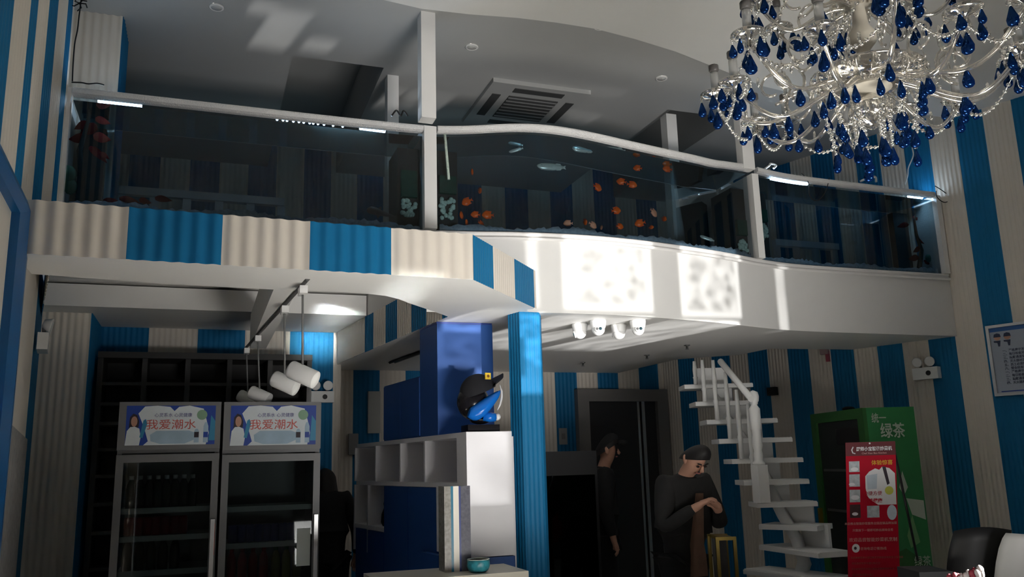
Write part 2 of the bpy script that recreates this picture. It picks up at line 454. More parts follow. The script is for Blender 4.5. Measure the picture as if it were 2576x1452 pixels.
# --- back walls: lower (behind the bar and behind the back room) and mezzanine
def bxs(l, y, D): return [ay(x, y, D).x for x in l]
tb = [t + 1.25 for t in (-0.86, -0.46, -0.06, 0.34, 0.735, 1.13)]
Lb = 2.45 + 0.43
tb += [Lb + (x - 1.2) for x in bxs([889, 955, 1020, 1060], 940, 8.4)] + [Lb + (x - 1.2) for x in bxs([1395, 1450, 1503, 1554, 1607, 1655, 1715, 1762], 945, 8.4)]
tb = sorted(t for t in tb)
struct(corr('wall_back', [(-1.40, 7.97), (1.2, 7.97), (1.2, 8.40), (5.3, 8.40)], 0, 2.98, [t + 0.15 for t in tb], 0, 0.045, 0.006))
tm = []
k = -0.2 - 0.525 * 2
while k < 5.2: tm += [k + 1.45, k + 1.45 + 0.263]; k += 0.525
struct(corr('wall_back', [(-1.45, 8.2), (5.1, 8.2)], 2.95, 4.98, tm, 0, 0.045, 0.006))

# --- pillar at the left, cream ribs with a blue return
pl = corr('trim_2', [(-1.19, 7.30), (-0.845, 7.30), (-0.845, 7.97)], 0, 4.6, [0.345], 0, 0.05, 0.010)
struct(pl)

struct(corr('trim_2', [(ay(168, 120, 5.57).x, 5.57), (ay(304, 120, 5.57).x, 5.57), (ay(304, 120, 5.57).x, 5.95)], 2.99, 4.455, [ay(304, 120, 5.57).x - ay(168, 120, 5.57).x], 0, 0.05, 0.010))
# --- mezzanine slab, soffits and beams
sl = MB()
fas = [(X, pth(X)) for X in xs(1.95, 5.93)]
opn = [(5.63, 6.27), (4.76, 6.33), (4.74, 6.77), (4.46, 7.01), (4.30, 7.19), (4.28, 8.4)]
side = [(1.16, 7.97), (1.48, 5.26), (1.90, 4.93)]
polyS = fas + opn + [(1.13, 8.4)] + side
sl.face([(p[0], p[1], SOF) for p in reversed(polyS)])
sl.grid([[(X, pth(X), SOF) for X in xs(1.3, 5.93)], [(X, pth(X), ZB - .02) for X in xs(1.3, 5.93)]])
sl.face([(-1.4, 5.14, 2.99), (6.05, 5.14 + .26, 2.99), (5.0, 8.4, 2.99), (-1.4, 8.4, 2.99)])
sl.grid([[(p[0], p[1], SOF) for p in opn], [(p[0], p[1], 2.99) for p in opn]], 0, False, False)
sl.grid([[(X, pth(X) - .002, 2.99) for X in xs(-0.85, 5.93)], [(X, pth(X) + .4, 2.99) for X in xs(-0.85, 5.93)]])
struct(sl.build('trim_3', WHITE))
# soffit over the far end of the bar and the beam that carries it
struct(MB().box(-1.25, 1.26, 7.0, 7.96, 2.80, 2.97).build('trim_4', WHITE))
# ribbed side wall of the raised bar ceiling
A_, B_ = V((1.482, 5.26)), V((1.16, 7.93)); LS = (B_ - A_).length
def sws(x, y):
    n = V(((B_ - A_).y, -(B_ - A_).x, 0)).normalized(); p = apl(x, y, (A_.x, A_.y, 0), n); return (V((p.x, p.y)) - A_).dot((B_ - A_).normalized())
tg = sorted([sws(x, y) for x, y in ((918, 850), (941, 845), (970, 825), (1001, 810), (1035, 800), (1073, 785), (1112, 800))])
struct(corr('trim_5', [tuple(A_), tuple(B_)], SOF, 2.80, tg, 1, 0.045, 0.006, side=-1))
struct(MB().grid([[(A_.x, A_.y, 2.8), (B_.x, B_.y, 2.8)], [(A_.x, A_.y, 2.98), (B_.x, B_.y, 2.98)]], 0, False, False).build('trim_6', WHITE))
# canopy over the bar: white ring, ribbed cream and blue front
can_out = [(-0.79, 4.07), (1.30, 4.15), (1.93, 4.88)]
can_in = [(1.90, 4.93), (1.48, 5.26), (1.31, 5.06), (1.13, 4.86), (1.04, 4.745), (0.95, 4.67), (0.85, 4.635), (0.75, 4.62), (0.2, 4.62), (-0.30, 4.58), (-0.79, 4.49)]
CP = [(p[0], p[1]) for p in can_out + can_in]
struct(MB().prism(CP, SOF, 2.735).build('trim_7', WHITE))
CL = [(-0.79, 4.065), (1.302, 4.142), (1.945, 4.875)]
s_c = lambda px: ay(px, 660, 4.11).x + 0.79
l1 = (V(CL[1]) - V(CL[0])).length
s_d = lambda x, y: l1 + (V((az(x, y, SOF).x, az(x, y, SOF).y)) - V(CL[1])).length
tgc = [s_c(318), s_c(556), s_c(778), s_c(986), l1 + 0.005, s_d(1235, 727), s_d(1290, 752), s_d(1337, 775)]
struct(corr('wall_canopy', CL[:2], SOF - 0.002, 2.742, tgc[:4], 0, 0.074, 0.014))
struct(corr('wall_canopy', CL[1:], SOF - 0.002, 2.742, [t_ - l1 for t_ in tgc[5:]], 1, 0.030, 0.003))
# box beam hanging under the bar ceiling
struct(MB().box(0.336, 0.46, 4.63, 7.0, 2.505, 2.78).build('trim_8', WHITE))
# white moulding along the foot of the aquariums
prof = [(-0.035, 0.0), (-0.045, 0.008), (-0.045, 0.02), (-0.022, 0.026), (-0.022, 0.036), (-0.03, 0.042), (-0.03, 0.055), (0.0, 0.06)]
X_ = xs(1.2, 5.90)
mb = MB()
mb.grid([[(X, pth(X) + a, ZB - 0.06 + b) for a, b in prof] for X in X_])
struct(mb.build('trim_9', TRIMW))

# --- ceilings
EDGE = [(-0.85, 4.74)] + [(az(x, y, 4.38).x, az(x, y, 4.38).y) for x, y in ((965, 0), (1060, 22), (1180, 36), (1300, 45), (1400, 57), (1500, 73), (1600, 99), (1700, 130), (1800, 170))] + [(4.0, 5.12), (4.6, 5.2), (6.0, 5.2)]
cl = MB()
cl.face([(p[0], p[1], 4.38) for p in EDGE] + [(8.3, -0.9, 4.38), (-0.80, -0.9, 4.38)])
cl.grid([[(p[0], p[1], 4.38) for p in EDGE], [(p[0], p[1] + .01, 4.46) for p in EDGE]], 0, False, False)
struct(cl.build('ceiling', CEILW))
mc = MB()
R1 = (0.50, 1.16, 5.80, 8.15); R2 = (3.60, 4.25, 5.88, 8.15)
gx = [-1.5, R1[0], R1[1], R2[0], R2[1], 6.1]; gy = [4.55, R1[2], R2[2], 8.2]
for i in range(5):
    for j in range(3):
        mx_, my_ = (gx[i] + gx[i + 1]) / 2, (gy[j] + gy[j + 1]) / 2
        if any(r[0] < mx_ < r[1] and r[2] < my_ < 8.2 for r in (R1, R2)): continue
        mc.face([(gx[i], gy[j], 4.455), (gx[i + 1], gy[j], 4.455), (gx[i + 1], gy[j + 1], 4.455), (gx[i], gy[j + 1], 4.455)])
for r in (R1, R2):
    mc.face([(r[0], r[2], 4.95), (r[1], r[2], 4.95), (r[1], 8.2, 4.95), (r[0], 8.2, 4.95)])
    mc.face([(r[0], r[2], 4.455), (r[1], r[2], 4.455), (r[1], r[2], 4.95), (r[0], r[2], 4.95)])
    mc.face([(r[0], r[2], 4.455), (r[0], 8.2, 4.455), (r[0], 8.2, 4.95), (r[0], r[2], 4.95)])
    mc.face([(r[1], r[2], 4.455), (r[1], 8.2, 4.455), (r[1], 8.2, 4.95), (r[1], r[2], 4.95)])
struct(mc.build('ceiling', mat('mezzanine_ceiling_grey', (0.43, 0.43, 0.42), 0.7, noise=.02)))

# --- posts
def post(px0, px1, y, D, z0, z1, dp, name):
    a, b = ay(px0, y, D), ay(px1, y, D)
    return struct(MB().box(a.x, b.x, D, D + dp, z0, z1).build(name, WHITE))
post(1060, 1096, 150, 4.93, ZT + .0, 4.455, 0.10, 'trim_10')
post(975, 1003, 200, 5.9, 2.99, 4.455, 0.10, 'trim_11')
post(1676, 1701, 290, 5.95, 2.99, 4.455, 0.10, 'trim_12')
post(1868, 1896, 380, 5.20, ZT, 4.42, 0.08, 'trim_13')
# blue ribbed column that carries the corner of the canopy
def rib_col():
    a, b = ay(1310, 900, 5.0), ay(1359, 900, 5.0)
    c0 = ay(1284, 900, 5.10)
    pts = [(c0.x, 5.12), (a.x, 5.0), (b.x, 5.0), (b.x + .06, 5.12)]
    return corr('trim_14', pts, 0, SOF, [], 1, 0.030, 0.003)
struct(rib_col())

# --- back room door
FD = frame((ay(1450, 985, 8.33).x, 8.33, 0), (1, 0))
dw = ay(1675, 985, 8.33).x - ay(1450, 985, 8.33).x; dh = ay(1560, 980, 8.33).z
DARKDOOR = mat('dark_door', (0.030, 0.030, 0.032), 0.3)
d1 = struct(MB().fbox(FD, 0, .13, 0, dh, -.06, 0.03).fbox(FD, dw - .13, dw, 0, dh, -.06, 0.03).fbox(FD, .13, dw - .13, dh - .13, dh, -.06, 0.03).build('door_1', mat('door_frame_grey', (0.20, 0.19, 0.185), 0.5)))
MB().fbox(FD, .13, dw * .66, 0, dh - .13, -.03, -.01).build('panel', DARKDOOR, d1)
MB().fbox(FD, dw * .72, dw - .13, 0, dh - .13, -.05, -.03).build('panel', DARKDOOR, d1)
MB().fbox(FD, dw * .66, dw * .685, 0, dh - .13, -.03, 0.0).fbox(FD, dw * .70, dw * .735, 0, dh - .13, -.03, 0.02).build('edge_strip', STEEL, d1)
# ================================================================== aquariums
FOIL = mat('wrapped_white_rail', (0.78, 0.77, 0.76), 0.16, noise=0.05, bump=0.7, bscale=120)
GRAVEL = mat('pale_gravel', (0.42, 0.47, 0.55), 0.8, noise=0.5, nscale=60)
WSURF = glassmat('water_surface', (0.55, 0.75, 0.82), 0.30, 0.06, (0.55, 0.8, 0.95))
DARKMEDIA = mat('dark_filter_wall', (0.03, 0.026, 0.024), 0.7, noise=0.4, nscale=20)
GREENMEDIA = mat('green_filter_sponge', (0.012, 0.06, 0.040), 0.9, noise=0.3, nscale=30)
WHITEMEDIA = mat('ceramic_media', (0.50, 0.60, 0.52), 0.8, noise=0.4, nscale=50, bump=0.8, bscale=60)
def ztop(X): return 3.722 + 0.052 * math.exp(-((X - 2.05) / 0.5) ** 2) + (0.045 * min(1, max(0, (X - 3.5) / .4)) if X > 3.5 else 0) - (0.012 * (X - 3.9) if X > 3.9 else 0)
def aquarium(name, label, x0, x1, group='aquariums along the mezzanine edge'):
    t = thing(name, label, 'aquarium', ((x0 + x1) / 2, pth((x0 + x1) / 2) + .2, ZB), group)
    X = xs(x0, x1)
    sec = [(-.045, 0), (.004, 0), (.004, -.042), (-.03, -.042), (-.05, -.034), (-.05, -.010)]
    mb = MB(); mb.grid([[(x, pth(x) + a, ztop(x) + b) for a, b in sec] for x in X], 0, True, False)
    mb.face([(x0, pth(x0) + a, ztop(x0) + b) for a, b in sec]); mb.face([(x1, pth(x1) + a, ztop(x1) + b) for a, b in sec])
    mb.build('top_rail', FOIL, t)
    MB().grid([[(x, pth(x), ZB) for x in X], [(x, pth(x), ztop(x) - .04) for x in X]], 0, False, True).build('front_glass', TANKGLASS, t)
    MB().grid([[(x, pth(x) + .42, ZB) for x in X], [(x, pth(x) + .42, ztop(x) - .04) for x in X]], 0, False, True).build('back_glass', BACKGLASS, t)
    MB().grid([[(x, pth(x) + .005, ztop(x) - .058) for x in X], [(x, pth(x) + .415, ztop(x) - .058) for x in X]], 0, False, True).build('water_surface', WSURF, t)
    MB().grid([[(x, pth(x) + .36, ztop(x) - .044) for x in X], [(x, pth(x) + .46, ztop(x) - .044) for x in X], [(x, pth(x) + .46, ztop(x) + .0) for x in X], [(x, pth(x) + .36, ztop(x)) for x in X]], 0, False, False).build('back_rail', TRIMW, t)
    rows = []
    for j in range(9):
        rows.append([(x, pth(x) + .01 + .40 * j / 8, ZB + (.0 if j == 8 else .028 + .022 * random.random() + .012 * math.sin(x * 9 + j))) for x in xs(x0 + .02, x1 - .02, .02)])
    g = MB().grid([[(p[0], p[1], ZB) for p in rows[0]]] + rows, 0, False, True).build('gravel', GRAVEL, t); g['kind'] = 'stuff'
    return t
AQL = aquarium('aquarium', 'long flat aquarium left of the tall white post above the ribbed canopy', -0.77, 1.285)
AQM = aquarium('aquarium', 'wide bow-front aquarium in the middle with the orange fish swimming', 1.37, 3.895)
AQR = aquarium('aquarium', 'short flat aquarium at the right end against the striped wall', 3.99, 5.85)
# upright frames between the tanks
a, b = ay(1066, 450, 5.08), ay(1097, 450, 5.08)
MB().box(a.x, b.x, 5.06, 5.52, ZB, 3.72).build('upright', WHITE, AQL)
mb = MB(); mb.box(-0.86, -0.80, 5.06, 5.5, ZB, 3.72).box(-.80, -.775, 5.075, 5.12, ZB, 3.72); mb.build('end_frame', TRIMW, AQL)
a, b = ay(1896, 540, 5.26), ay(1912, 540, 5.26)
MB().box(a.x, b.x, 5.24, 5.70, ZB, 3.70).build('upright', WHITE, AQR)
MB().box(5.86, 5.91, 5.34, 5.8, ZB, 3.72).build('end_frame', TRIMW, AQR)

def filter_tower(label, x0, x1, dy, gz, wz):
    xm = (x0 + x1) / 2; y = pth(xm) + dy
    t = thing('filter_tower', label, 'filter', (xm, y + .1, ZB), 'filter towers at the aquarium ends')
    MB().box(x0, x1, y + .05, y + .32, ZB, 3.60).build('housing', DARKMEDIA, t)
    MB().box(x0 + .02, x1 - .015, y + .02, y + .055, gz[0], gz[1]).build('green_sponge', GREENMEDIA, t)
    mb = MB()
    for k in range(26):
        mb.ball((random.uniform(x0 + .025, x1 - .025), y + .03, random.uniform(*wz)), .016, 7, 5, 0, (1, .8, 1))
    mb.build('ceramic_media', WHITEMEDIA, t)
    return t
filter_tower('dark filter tower at the right end of the left aquarium', 1.13, 1.27, .02, (3.26, 3.44), (3.13, 3.25))
ft = filter_tower('dark filter tower at the left end of the bow-front aquarium, with a pale pipe', 1.38, 1.53, .02, (3.30, 3.42), (3.13, 3.27))
MB().tube([ay(1119, 338, 5.11), ay(1129, 452, 5.11)], .010, 8).build('return_pipe', WHITEMEDIA, ft)
filter_tower('brown filter tower at the right end of the bow-front aquarium', 3.78, 3.90, .03, (3.22, 3.34), (3.10, 3.18))
filter_tower('dark filter tower at the left end of the right aquarium', 4.02, 4.14, .02, (3.36, 3.46), (3.20, 3.34))

# lamps in the tanks
TUBE = mat('lit_tube', (0.9, 0.95, 1), 0.4, emit=(0.62, 0.80, 1.0), estr=26)
def tank_lamp(label, p0, p1, dy):
    D = pth(ay(p0[0], p0[1], 5.2).x) + dy
    a, b = ay(p0[0], p0[1] + 4, D), ay(p1[0], p1[1] + 4, D)
    t = thing('tank_lamp', label, 'lamp', ((a.x + b.x) / 2, D, a.z - .02), 'tube lamps under the aquarium rails')
    MB().tube([a, b], .022, 10).build('tube', TUBE, t)
    dx = (b - a).normalized() * .03
    MB().tube([a - dx + V((0, .03, .03)), b + dx + V((0, .03, .03))], .014, 8).build('holder', TRIMW, t)
    return t
tank_lamp('lit blue-white tube lamp at the far left of the left aquarium', (247, 247), (357, 258), .08)
tank_lamp('short lit tube lamp at the right of the left aquarium', (905, 314), (969, 322), .08)
tank_lamp('long lit tube lamp at the left of the right aquarium', (1941, 448), (2030, 456), .07)
tank_lamp('small lit tube lamp at the right of the right aquarium', (2287, 489), (2318, 492), .07)
LED = mat('led_dots', (0.9, 0.95, 1), 0.4, emit=(0.7, 0.85, 1.0), estr=7)
t = thing('led_strip', 'dotted led strip between the two lamps of the left aquarium', 'led strip', ay(790, 305, 5.2))
for x in (697, 712, 722, 738, 752, 764, 779, 788, 800, 815, 838, 862): MB().ball(ay(x, 301 + (x - 697) * .105, 5.2), .008, 8, 6).build('led', LED, t)
MB().tube([ay(690, 294, 5.23), ay(880, 314, 5.23)], .008, 6).build('strip', TRIMW, t)

# ------------------------------------------------------------------ fish
def fish_proto(kind, cbody, cfin, prof, wid, tail, dors):
    root = bpy.data.objects.new(kind, None); C.objects.link(root); root.empty_display_size = .02; WL[root.name] = V((0, 0, 0))
    rows = []
    for x, r, dz in prof: rows.append([(x, math.cos(2 * math.pi * k / 12) * r * wid, dz + math.sin(2 * math.pi * k / 12) * r) for k in range(12)])
    mb = MB(); mb.grid(rows, 0, True, True); mb.face(list(reversed(rows[0]))); mb.face(rows[-1])
    ex = prof[-3][0]; er = prof[-3][1]
    body = mb.build('body', cbody, root, local=True)
    for s in (-1, 1): MB().ball((ex, s * er * wid * .93, er * .3), max(.05 * er * 3, .003 * 8), 8, 6, 0, (.5, .35, .5)).build('eye', BLACK, root, local=True)
    x0 = prof[0][0]; mb = MB()
    th = .012
    for s in (-1, 1):
        mb.face([(x0 + .04, s * th, .02), (x0 - tail[0], s * th * .4, tail[1]), (x0 - tail[0] * .7, s * th * .4, 0), (x0 - tail[0], s * th * .4, -tail[1]), (x0 + .04, s * th, -.02)])
    mb.build('tail_fin', cfin, root, local=True)
    for nm, k in (('dorsal_fin', 1), ('anal_fin', -.9)):
        mb = MB(); n = len(dors)
        mb.face([(a, -th, b * k) for a, b in dors]); mb.face([(a, th, b * k) for a, b in dors])
        for i in range(n):
            (a, b), (c_, d_) = dors[i], dors[(i + 1) % n]
            mb.face([(a, -th, b * k), (c_, -th, d_ * k), (c_, th, d_ * k), (a, th, b * k)])
        mb.build(nm, cfin, root, local=True)
    return root
ORANGE = mat('orange_fish', (0.95, 0.13, 0.010), 0.35, noise=0.15, nscale=10)
ORFIN = mat('orange_fin', (0.70, 0.075, 0.008), 0.5)
PINK = mat('pale_pink_fish', (0.85, 0.34, 0.20), 0.4, noise=0.2, nscale=12)
SILV = mat('silver_fish', (0.62, 0.66, 0.62), 0.25, 0.3, noise=0.2)
CATF = mat('grey_catfish', (0.10, 0.10, 0.10), 0.5, noise=0.5, nscale=5)
par = [(-.40, .07, 0), (-.30, .14, 0), (-.12, .30, .01), (.06, .36, .02), (.22, .32, .02), (.36, .21, .0), (.44, .11, -.02), (.48, .04, -.03)]
aro = [(-.46, .05, 0), (-.34, .085, 0), (-.1, .125, 0), (.15, .13, 0), (.34, .115, 0), (.44, .07, .01), (.49, .025, .02)]
cat = [(-.46, .035, 0), (-.3, .06, 0), (-.05, .10, 0), (.2, .14, .01), (.36, .14, .01), (.46, .09, -.01), (.49, .04, -.02)]
dpar = [(-.30, .13), (-.38, .33), (-.22, .36), (.12, .40), (.2, .32)]
P_OR = fish_proto('parrot_fish', ORANGE, ORFIN, par, .42, (.20, .19), dpar)
P_PK = fish_proto('parrot_fish', PINK, mat('pale_fin', (0.7, 0.30, 0.2), .5), par, .42, (.20, .19), dpar)
P_SV = fish_proto('silver_fish', SILV, SILV, aro, .55, (.10, .07), [(-.40, .06), (-.36, .12), (-.22, .13), (-.16, .10)])
P_CT = fish_proto('catfish', CATF, CATF, cat, .8, (.16, .10), [(.0, .10), (.04, .24), (.12, .16)])
SILVFIN = None
used = {}
def put(proto, x, y, dy, L, rz, ry, label, cat_, group):
    Dg = pth(ay(x, y, 5.1).x) + dy
    p = ay(x, y, Dg); Dg = pth(p.x) + dy; p = ay(x, y, Dg)
    if proto.name not in used: o = proto; used[proto.name] = 1
    else: o = copy_tree(proto)
    o.location = p; o.scale = (L, L, L); o.rotation_euler = (0, ry, rz)
    tag(o, label, cat_, group)
    return o
GO = 'orange fish in the bow-front aquarium'
R_ = math.radians
for x, y, dy, L, rz, ry, lab in [
    (1188, 433, .12, .062, -115, 10, 'orange parrot fish highest in the left corner of the bow-front tank'),
    (1207, 480, .14, .055, -80, 40, 'thin orange fish seen nearly head-on above the left shoal'),
    (1174, 508, .10, .074, 170, 25, 'orange parrot fish at the top of the shoal beside the ceramic media'),
    (1161, 542, .10, .070, -125, 0, 'orange parrot fish touching the filter tower in the left shoal'),
    (1195, 540, .12, .062, 160, -5, 'orange parrot fish in the middle of the left shoal'),
    (1226, 541, .10, .078, 175, 0, 'orange parrot fish at the right edge of the left shoal'),
    (1174, 561, .08, .062, -120, -35, 'orange parrot fish tilted nose down low in the left shoal'),
    (1211, 565, .13, .064, 35, 20, 'dim orange parrot fish low at the right of the left shoal'),
    (1161, 573, .08, .052, 20, 0, 'small orange fish on the gravel at the left foot of the shoal'),
    (1182, 571, .15, .048, -20, 10, 'small orange fish half hidden at the bottom of the left shoal'),
    (1504, 472, .12, .076, 20, 10, 'orange parrot fish leading the middle group on its left'),
    (1562, 457, .12, .068, 150, -15, 'orange parrot fish in the middle group, above and right of the leader'),
    (1591, 465, .11, .070, -15, 10, 'orange parrot fish swimming right in the middle group'),
    (1603, 423, .13, .062, 150, -10, 'orange parrot fish alone above the middle group'),
    (1678, 425, .12, .074, 178, -5, 'long orange fish below the small air pump near the top right'),
    (1643, 398, .22, .045, -40, 0, 'faint small orange fish just under the water surface'),
    (1694, 393, .20, .045, -80, 40, 'thin faint orange fish upright under the rail at the right'),
    (1551, 530, .11, .074, 5, -10, 'orange parrot fish alone at mid height below the middle group'),
    (1609, 562, .09, .076, 165, 12, 'bright orange fish with a pale belly low right of centre'),
    (1560, 570, .12, .060, 10, 0, 'orange parrot fish on the gravel below the mid-height fish'),
    (1639, 572, .14, .040, -60, 0, 'tiny dark orange fish on the gravel right of the bright one'),
    (1671, 551, .13, .050, -70, 30, 'narrow orange fish turned towards us at the lower right'),
    (1472, 559, .12, .052, -75, 60, 'narrow orange fish standing upright near the gravel in the middle')]:
    put(P_OR, x, y, dy, L, R_(rz), R_(ry), lab, 'fish', GO)
for x, y, dy, L, rz, ry, lab in [
    (1428, 562, .11, .062, 165, 0, 'pale pink fish leftmost on the gravel in the middle'),
    (1492, 567, .12, .064, 10, 25, 'pale pink fish nosing down at the gravel beside the upright orange fish'),
    (1513, 573, .14, .042, 90, 0, 'smallest pale pink fish on the gravel'),
    (1645, 536, .11, .074, 20, 35, 'pale pinkish fish diving at the right below the faint reflection')]:
    put(P_PK, x, y, dy, L, R_(rz), R_(ry), lab, 'fish', 'pale pink fish in the bow-front aquarium')
for x, y, dy, L, rz, ry, lab in [
    (1467, 377, .14, .170, 180, 0, 'bluish silver fish under the rail, left of the greenish one'),
    (1545, 377, .16, .165, 180, 0, 'greenish silver fish under the rail, right of the bluish one'),
    (1385, 420, .10, .200, 178, 2, 'longest silver fish, lowest of the three near the surface'),
    (1297, 378, .24, .100, 160, 15, 'small brownish silver fish at the surface left of the others'),
    (1778, 600, .09, .110, 165, -20, 'white silver fish lying on the gravel at the lower right')]:
    put(P_SV, x, y, dy, L, R_(rz), R_(ry), lab, 'fish', 'silver fish in the bow-front aquarium')
put(P_CT, 958, 536, .10, .185, R_(172), R_(-14), 'dark grey catfish low in the left aquarium', 'fish', None)

# ------------------------------------------------------------------ red plants and drift branch in the end tanks
REDL = mat('dull_red_leaf', (0.13, 0.014, 0.010), 0.8, spec=.05, noise=0.4, nscale=9)
BARK = mat('dark_bark', (0.02, 0.016, 0.012), 0.9, noise=0.4)
MOSS = mat('pale_moss', (0.05, 0.13, 0.09), 0.9, noise=0.4, nscale=30)
def leaf(c, L, wd, yaw, pit):
    u = V((math.cos(yaw) * math.cos(pit), math.sin(yaw) * .5 * math.cos(pit), math.sin(pit))); s = V((0.2, 0, 1)).cross(u).normalized(); s = (s * .3 + V((0, 0, 1)) * .95 - u * u.z).normalized()
    mb = MB(); rows = []
    for i in range(6):
        t = i / 5; w = wd * math.sin(math.pi * (0.08 + .92 * t) ** .8) * .5
        m_ = V(c) + u * L * t + V((0, 0, -.25 * L * t * t))
        rows.append([m_ - s * w, m_ + V((0, -.006, 0)), m_ + s * w])
    return mb.grid(rows, 0, False, True)
def red_plant(label, base, pts, leaves, mossp):
    t = thing('aquarium_plant', label, 'plant', base, 'red plants in the end aquariums')
    MB().tube(pts, [.022 - .016 * i / (len(pts) - 1) for i in range(len(pts))], 7).build('stem', BARK, t)
    for (c, L, w, yaw, pit) in leaves: leaf(c, L, w, yaw, pit).build('leaf', REDL, t)
    for c, r in mossp: MB().ball(c, r, 9, 6, 0, (1, .7, 1.2)).build('moss', MOSS, t)
    return t
q = lambda x, y, D=5.26: ay(x, y, D)
red_plant('dark branch with dull red leaves at the left end of the left aquarium', q(195, 512), [q(200, 512), q(205, 440), q(200, 380), q(215, 330), q(225, 290), q(222, 262)],
          [(q(245, 320), .11, .07, 2.6, -.1), (q(235, 345), .10, .08, .2, .2), (q(225, 370), .12, .06, .3, -.5), (q(215, 350), .10, .06, 2.8, .2), (q(240, 300), .09, .06, .4, .1), (q(222, 310), .08, .05, 2.9, -.3),
           (q(250, 385), .06, .04, .1, -.3), (q(300, 500), .12, .05, .2, .1), (q(260, 505), .12, .05, .4, .15), (q(390, 500), .10, .05, .1, .2), (q(350, 505), .08, .05, .5, .2)],
          [(q(170, 440), .05), (q(178, 470), .04)])
q2 = lambda x, y, D=5.49: ay(x, y, D)
red_plant('dull red-leaved plant at the right end of the right aquarium', q2(2310, 675), [q2(2312, 678), q2(2318, 630), q2(2305, 590), q2(2300, 555), q2(2303, 540)],
          [(q2(2285, 566), .12, .05, 2.9, .05), (q2(2300, 552), .08, .05, .6, .6), (q2(2305, 600), .09, .06, .2, -.2), (q2(2310, 650), .10, .06, 2.7, .2), (q2(2325, 660), .09, .05, .4, .2), (q2(2315, 625), .08, .05, 2.8, -.2)],
          [(q2(2345, 630), .03), (q2(2335, 650), .03)])
DRK = mat('dark_backing', (0.018, 0.016, 0.016), 0.8)
tag(MB().box(-0.76, -0.62, 5.42, 5.50, ZB, 3.62).build('tank_backing', DRK), 'dark backing board behind the plant in the left aquarium', 'backing board')
tag(MB().box(5.62, 5.78, 5.60, 5.66, ZB, 3.62).build('tank_backing', DRK), 'dark backing board at the right end of the right aquarium', 'backing board')

# ------------------------------------------------------------------ mezzanine railings seen through the tanks
RAILW = mat('pale_rail', (0.62, 0.66, 0.72), 0.5)
def railing(label, px0, px1, D, n):
    a, b = ay(*px0, D), ay(*px1, D)
    t = thing('mezzanine_railing', label, 'railing', (a.x, D, 2.99), 'low railings behind the aquariums')
    z = (a.z + b.z) / 2
    MB().box(a.x, b.x, D - .02, D + .04, z - .04, z + .02).build('top_rail', RAILW, t)
    for k in range(n + 1):
        x = a.x + (b.x - a.x - .05) * k / n
        MB().box(x, x + .06, D, D + .03, 2.99, z - .04).build('post', RAILW, t)
railing('pale railing behind the left aquarium', (292, 476), (715, 505), 6.6, 5)
railing('pale railing behind the right aquarium', (1948, 608), (2150, 622), 6.3, 4)
# ================================================================== chandelier
GLARM = crystalmat('glass_arm', (0.93, 0.91, 0.86), 0.35, 0.05, 0.12, (1, .97, .92))
CRYS = crystalmat('clear_crystal', (0.95, 0.94, 0.91), 0.40, 0.04, 0.06, (1, .98, .94))
BLUEC = crystalmat('blue_crystal', (0.002, 0.014, 0.075), 0.05, 0.06, 0.62, (0.04, 0.12, 0.34))
IVORY = mat('ivory_cup', (0.74, 0.68, 0.56), 0.35)
CANDLE = crystalmat('candle_sleeve', (0.86, 0.86, 0.84), 0.45, 0.15, 0.5)
SOCK = mat('grey_socket', (0.16, 0.15, 0.14), 0.4)
cc = ad(2184, 226, 3.2)
CH = thing('chandelier', 'large crystal chandelier with glass arms and blue teardrops at the upper right', 'chandelier', cc)
def lb(mb, name, m, par=CH): return mb.build(name, m, par, local=True)
# stem
lb(MB().lathe([(.012, -.02), (.03, -.01), (.085, .0), (.11, .025), (.075, .05), (.03, .08), (.025, .16), (.05, .19), (.055, .22), (.03, .26), (.022, .34), (.09, .37), (.10, .395), (.04, .42), (.025, .50), (.045, .54), (.05, .57), (.02, .62), (.018, .80)], seg=20), 'stem', IVORY)
lb(MB().lathe([(.005, -.16), (.045, -.13), (.07, -.10), (.075, -.07), (.05, -.045), (.02, -.02)], seg=20), 'bottom_bowl', CRYS)
lb(MB().lathe([(.10, .0), (.17, .03), (.20, .055), (.205, .062), (.16, .045), (.09, .02)], seg=28), 'bowl', CRYS)
zc = 4.38 - cc.z
lb(MB().tube([(0, 0, .80), (0, 0, zc - .03)], .008, 6), 'chain', STEEL)
lb(MB().lathe([(.015, zc - .07), (.05, zc - .05), (.075, zc - .015), (.075, zc)], seg=20), 'ceiling_rose', IVORY)
drops = []; strands = []
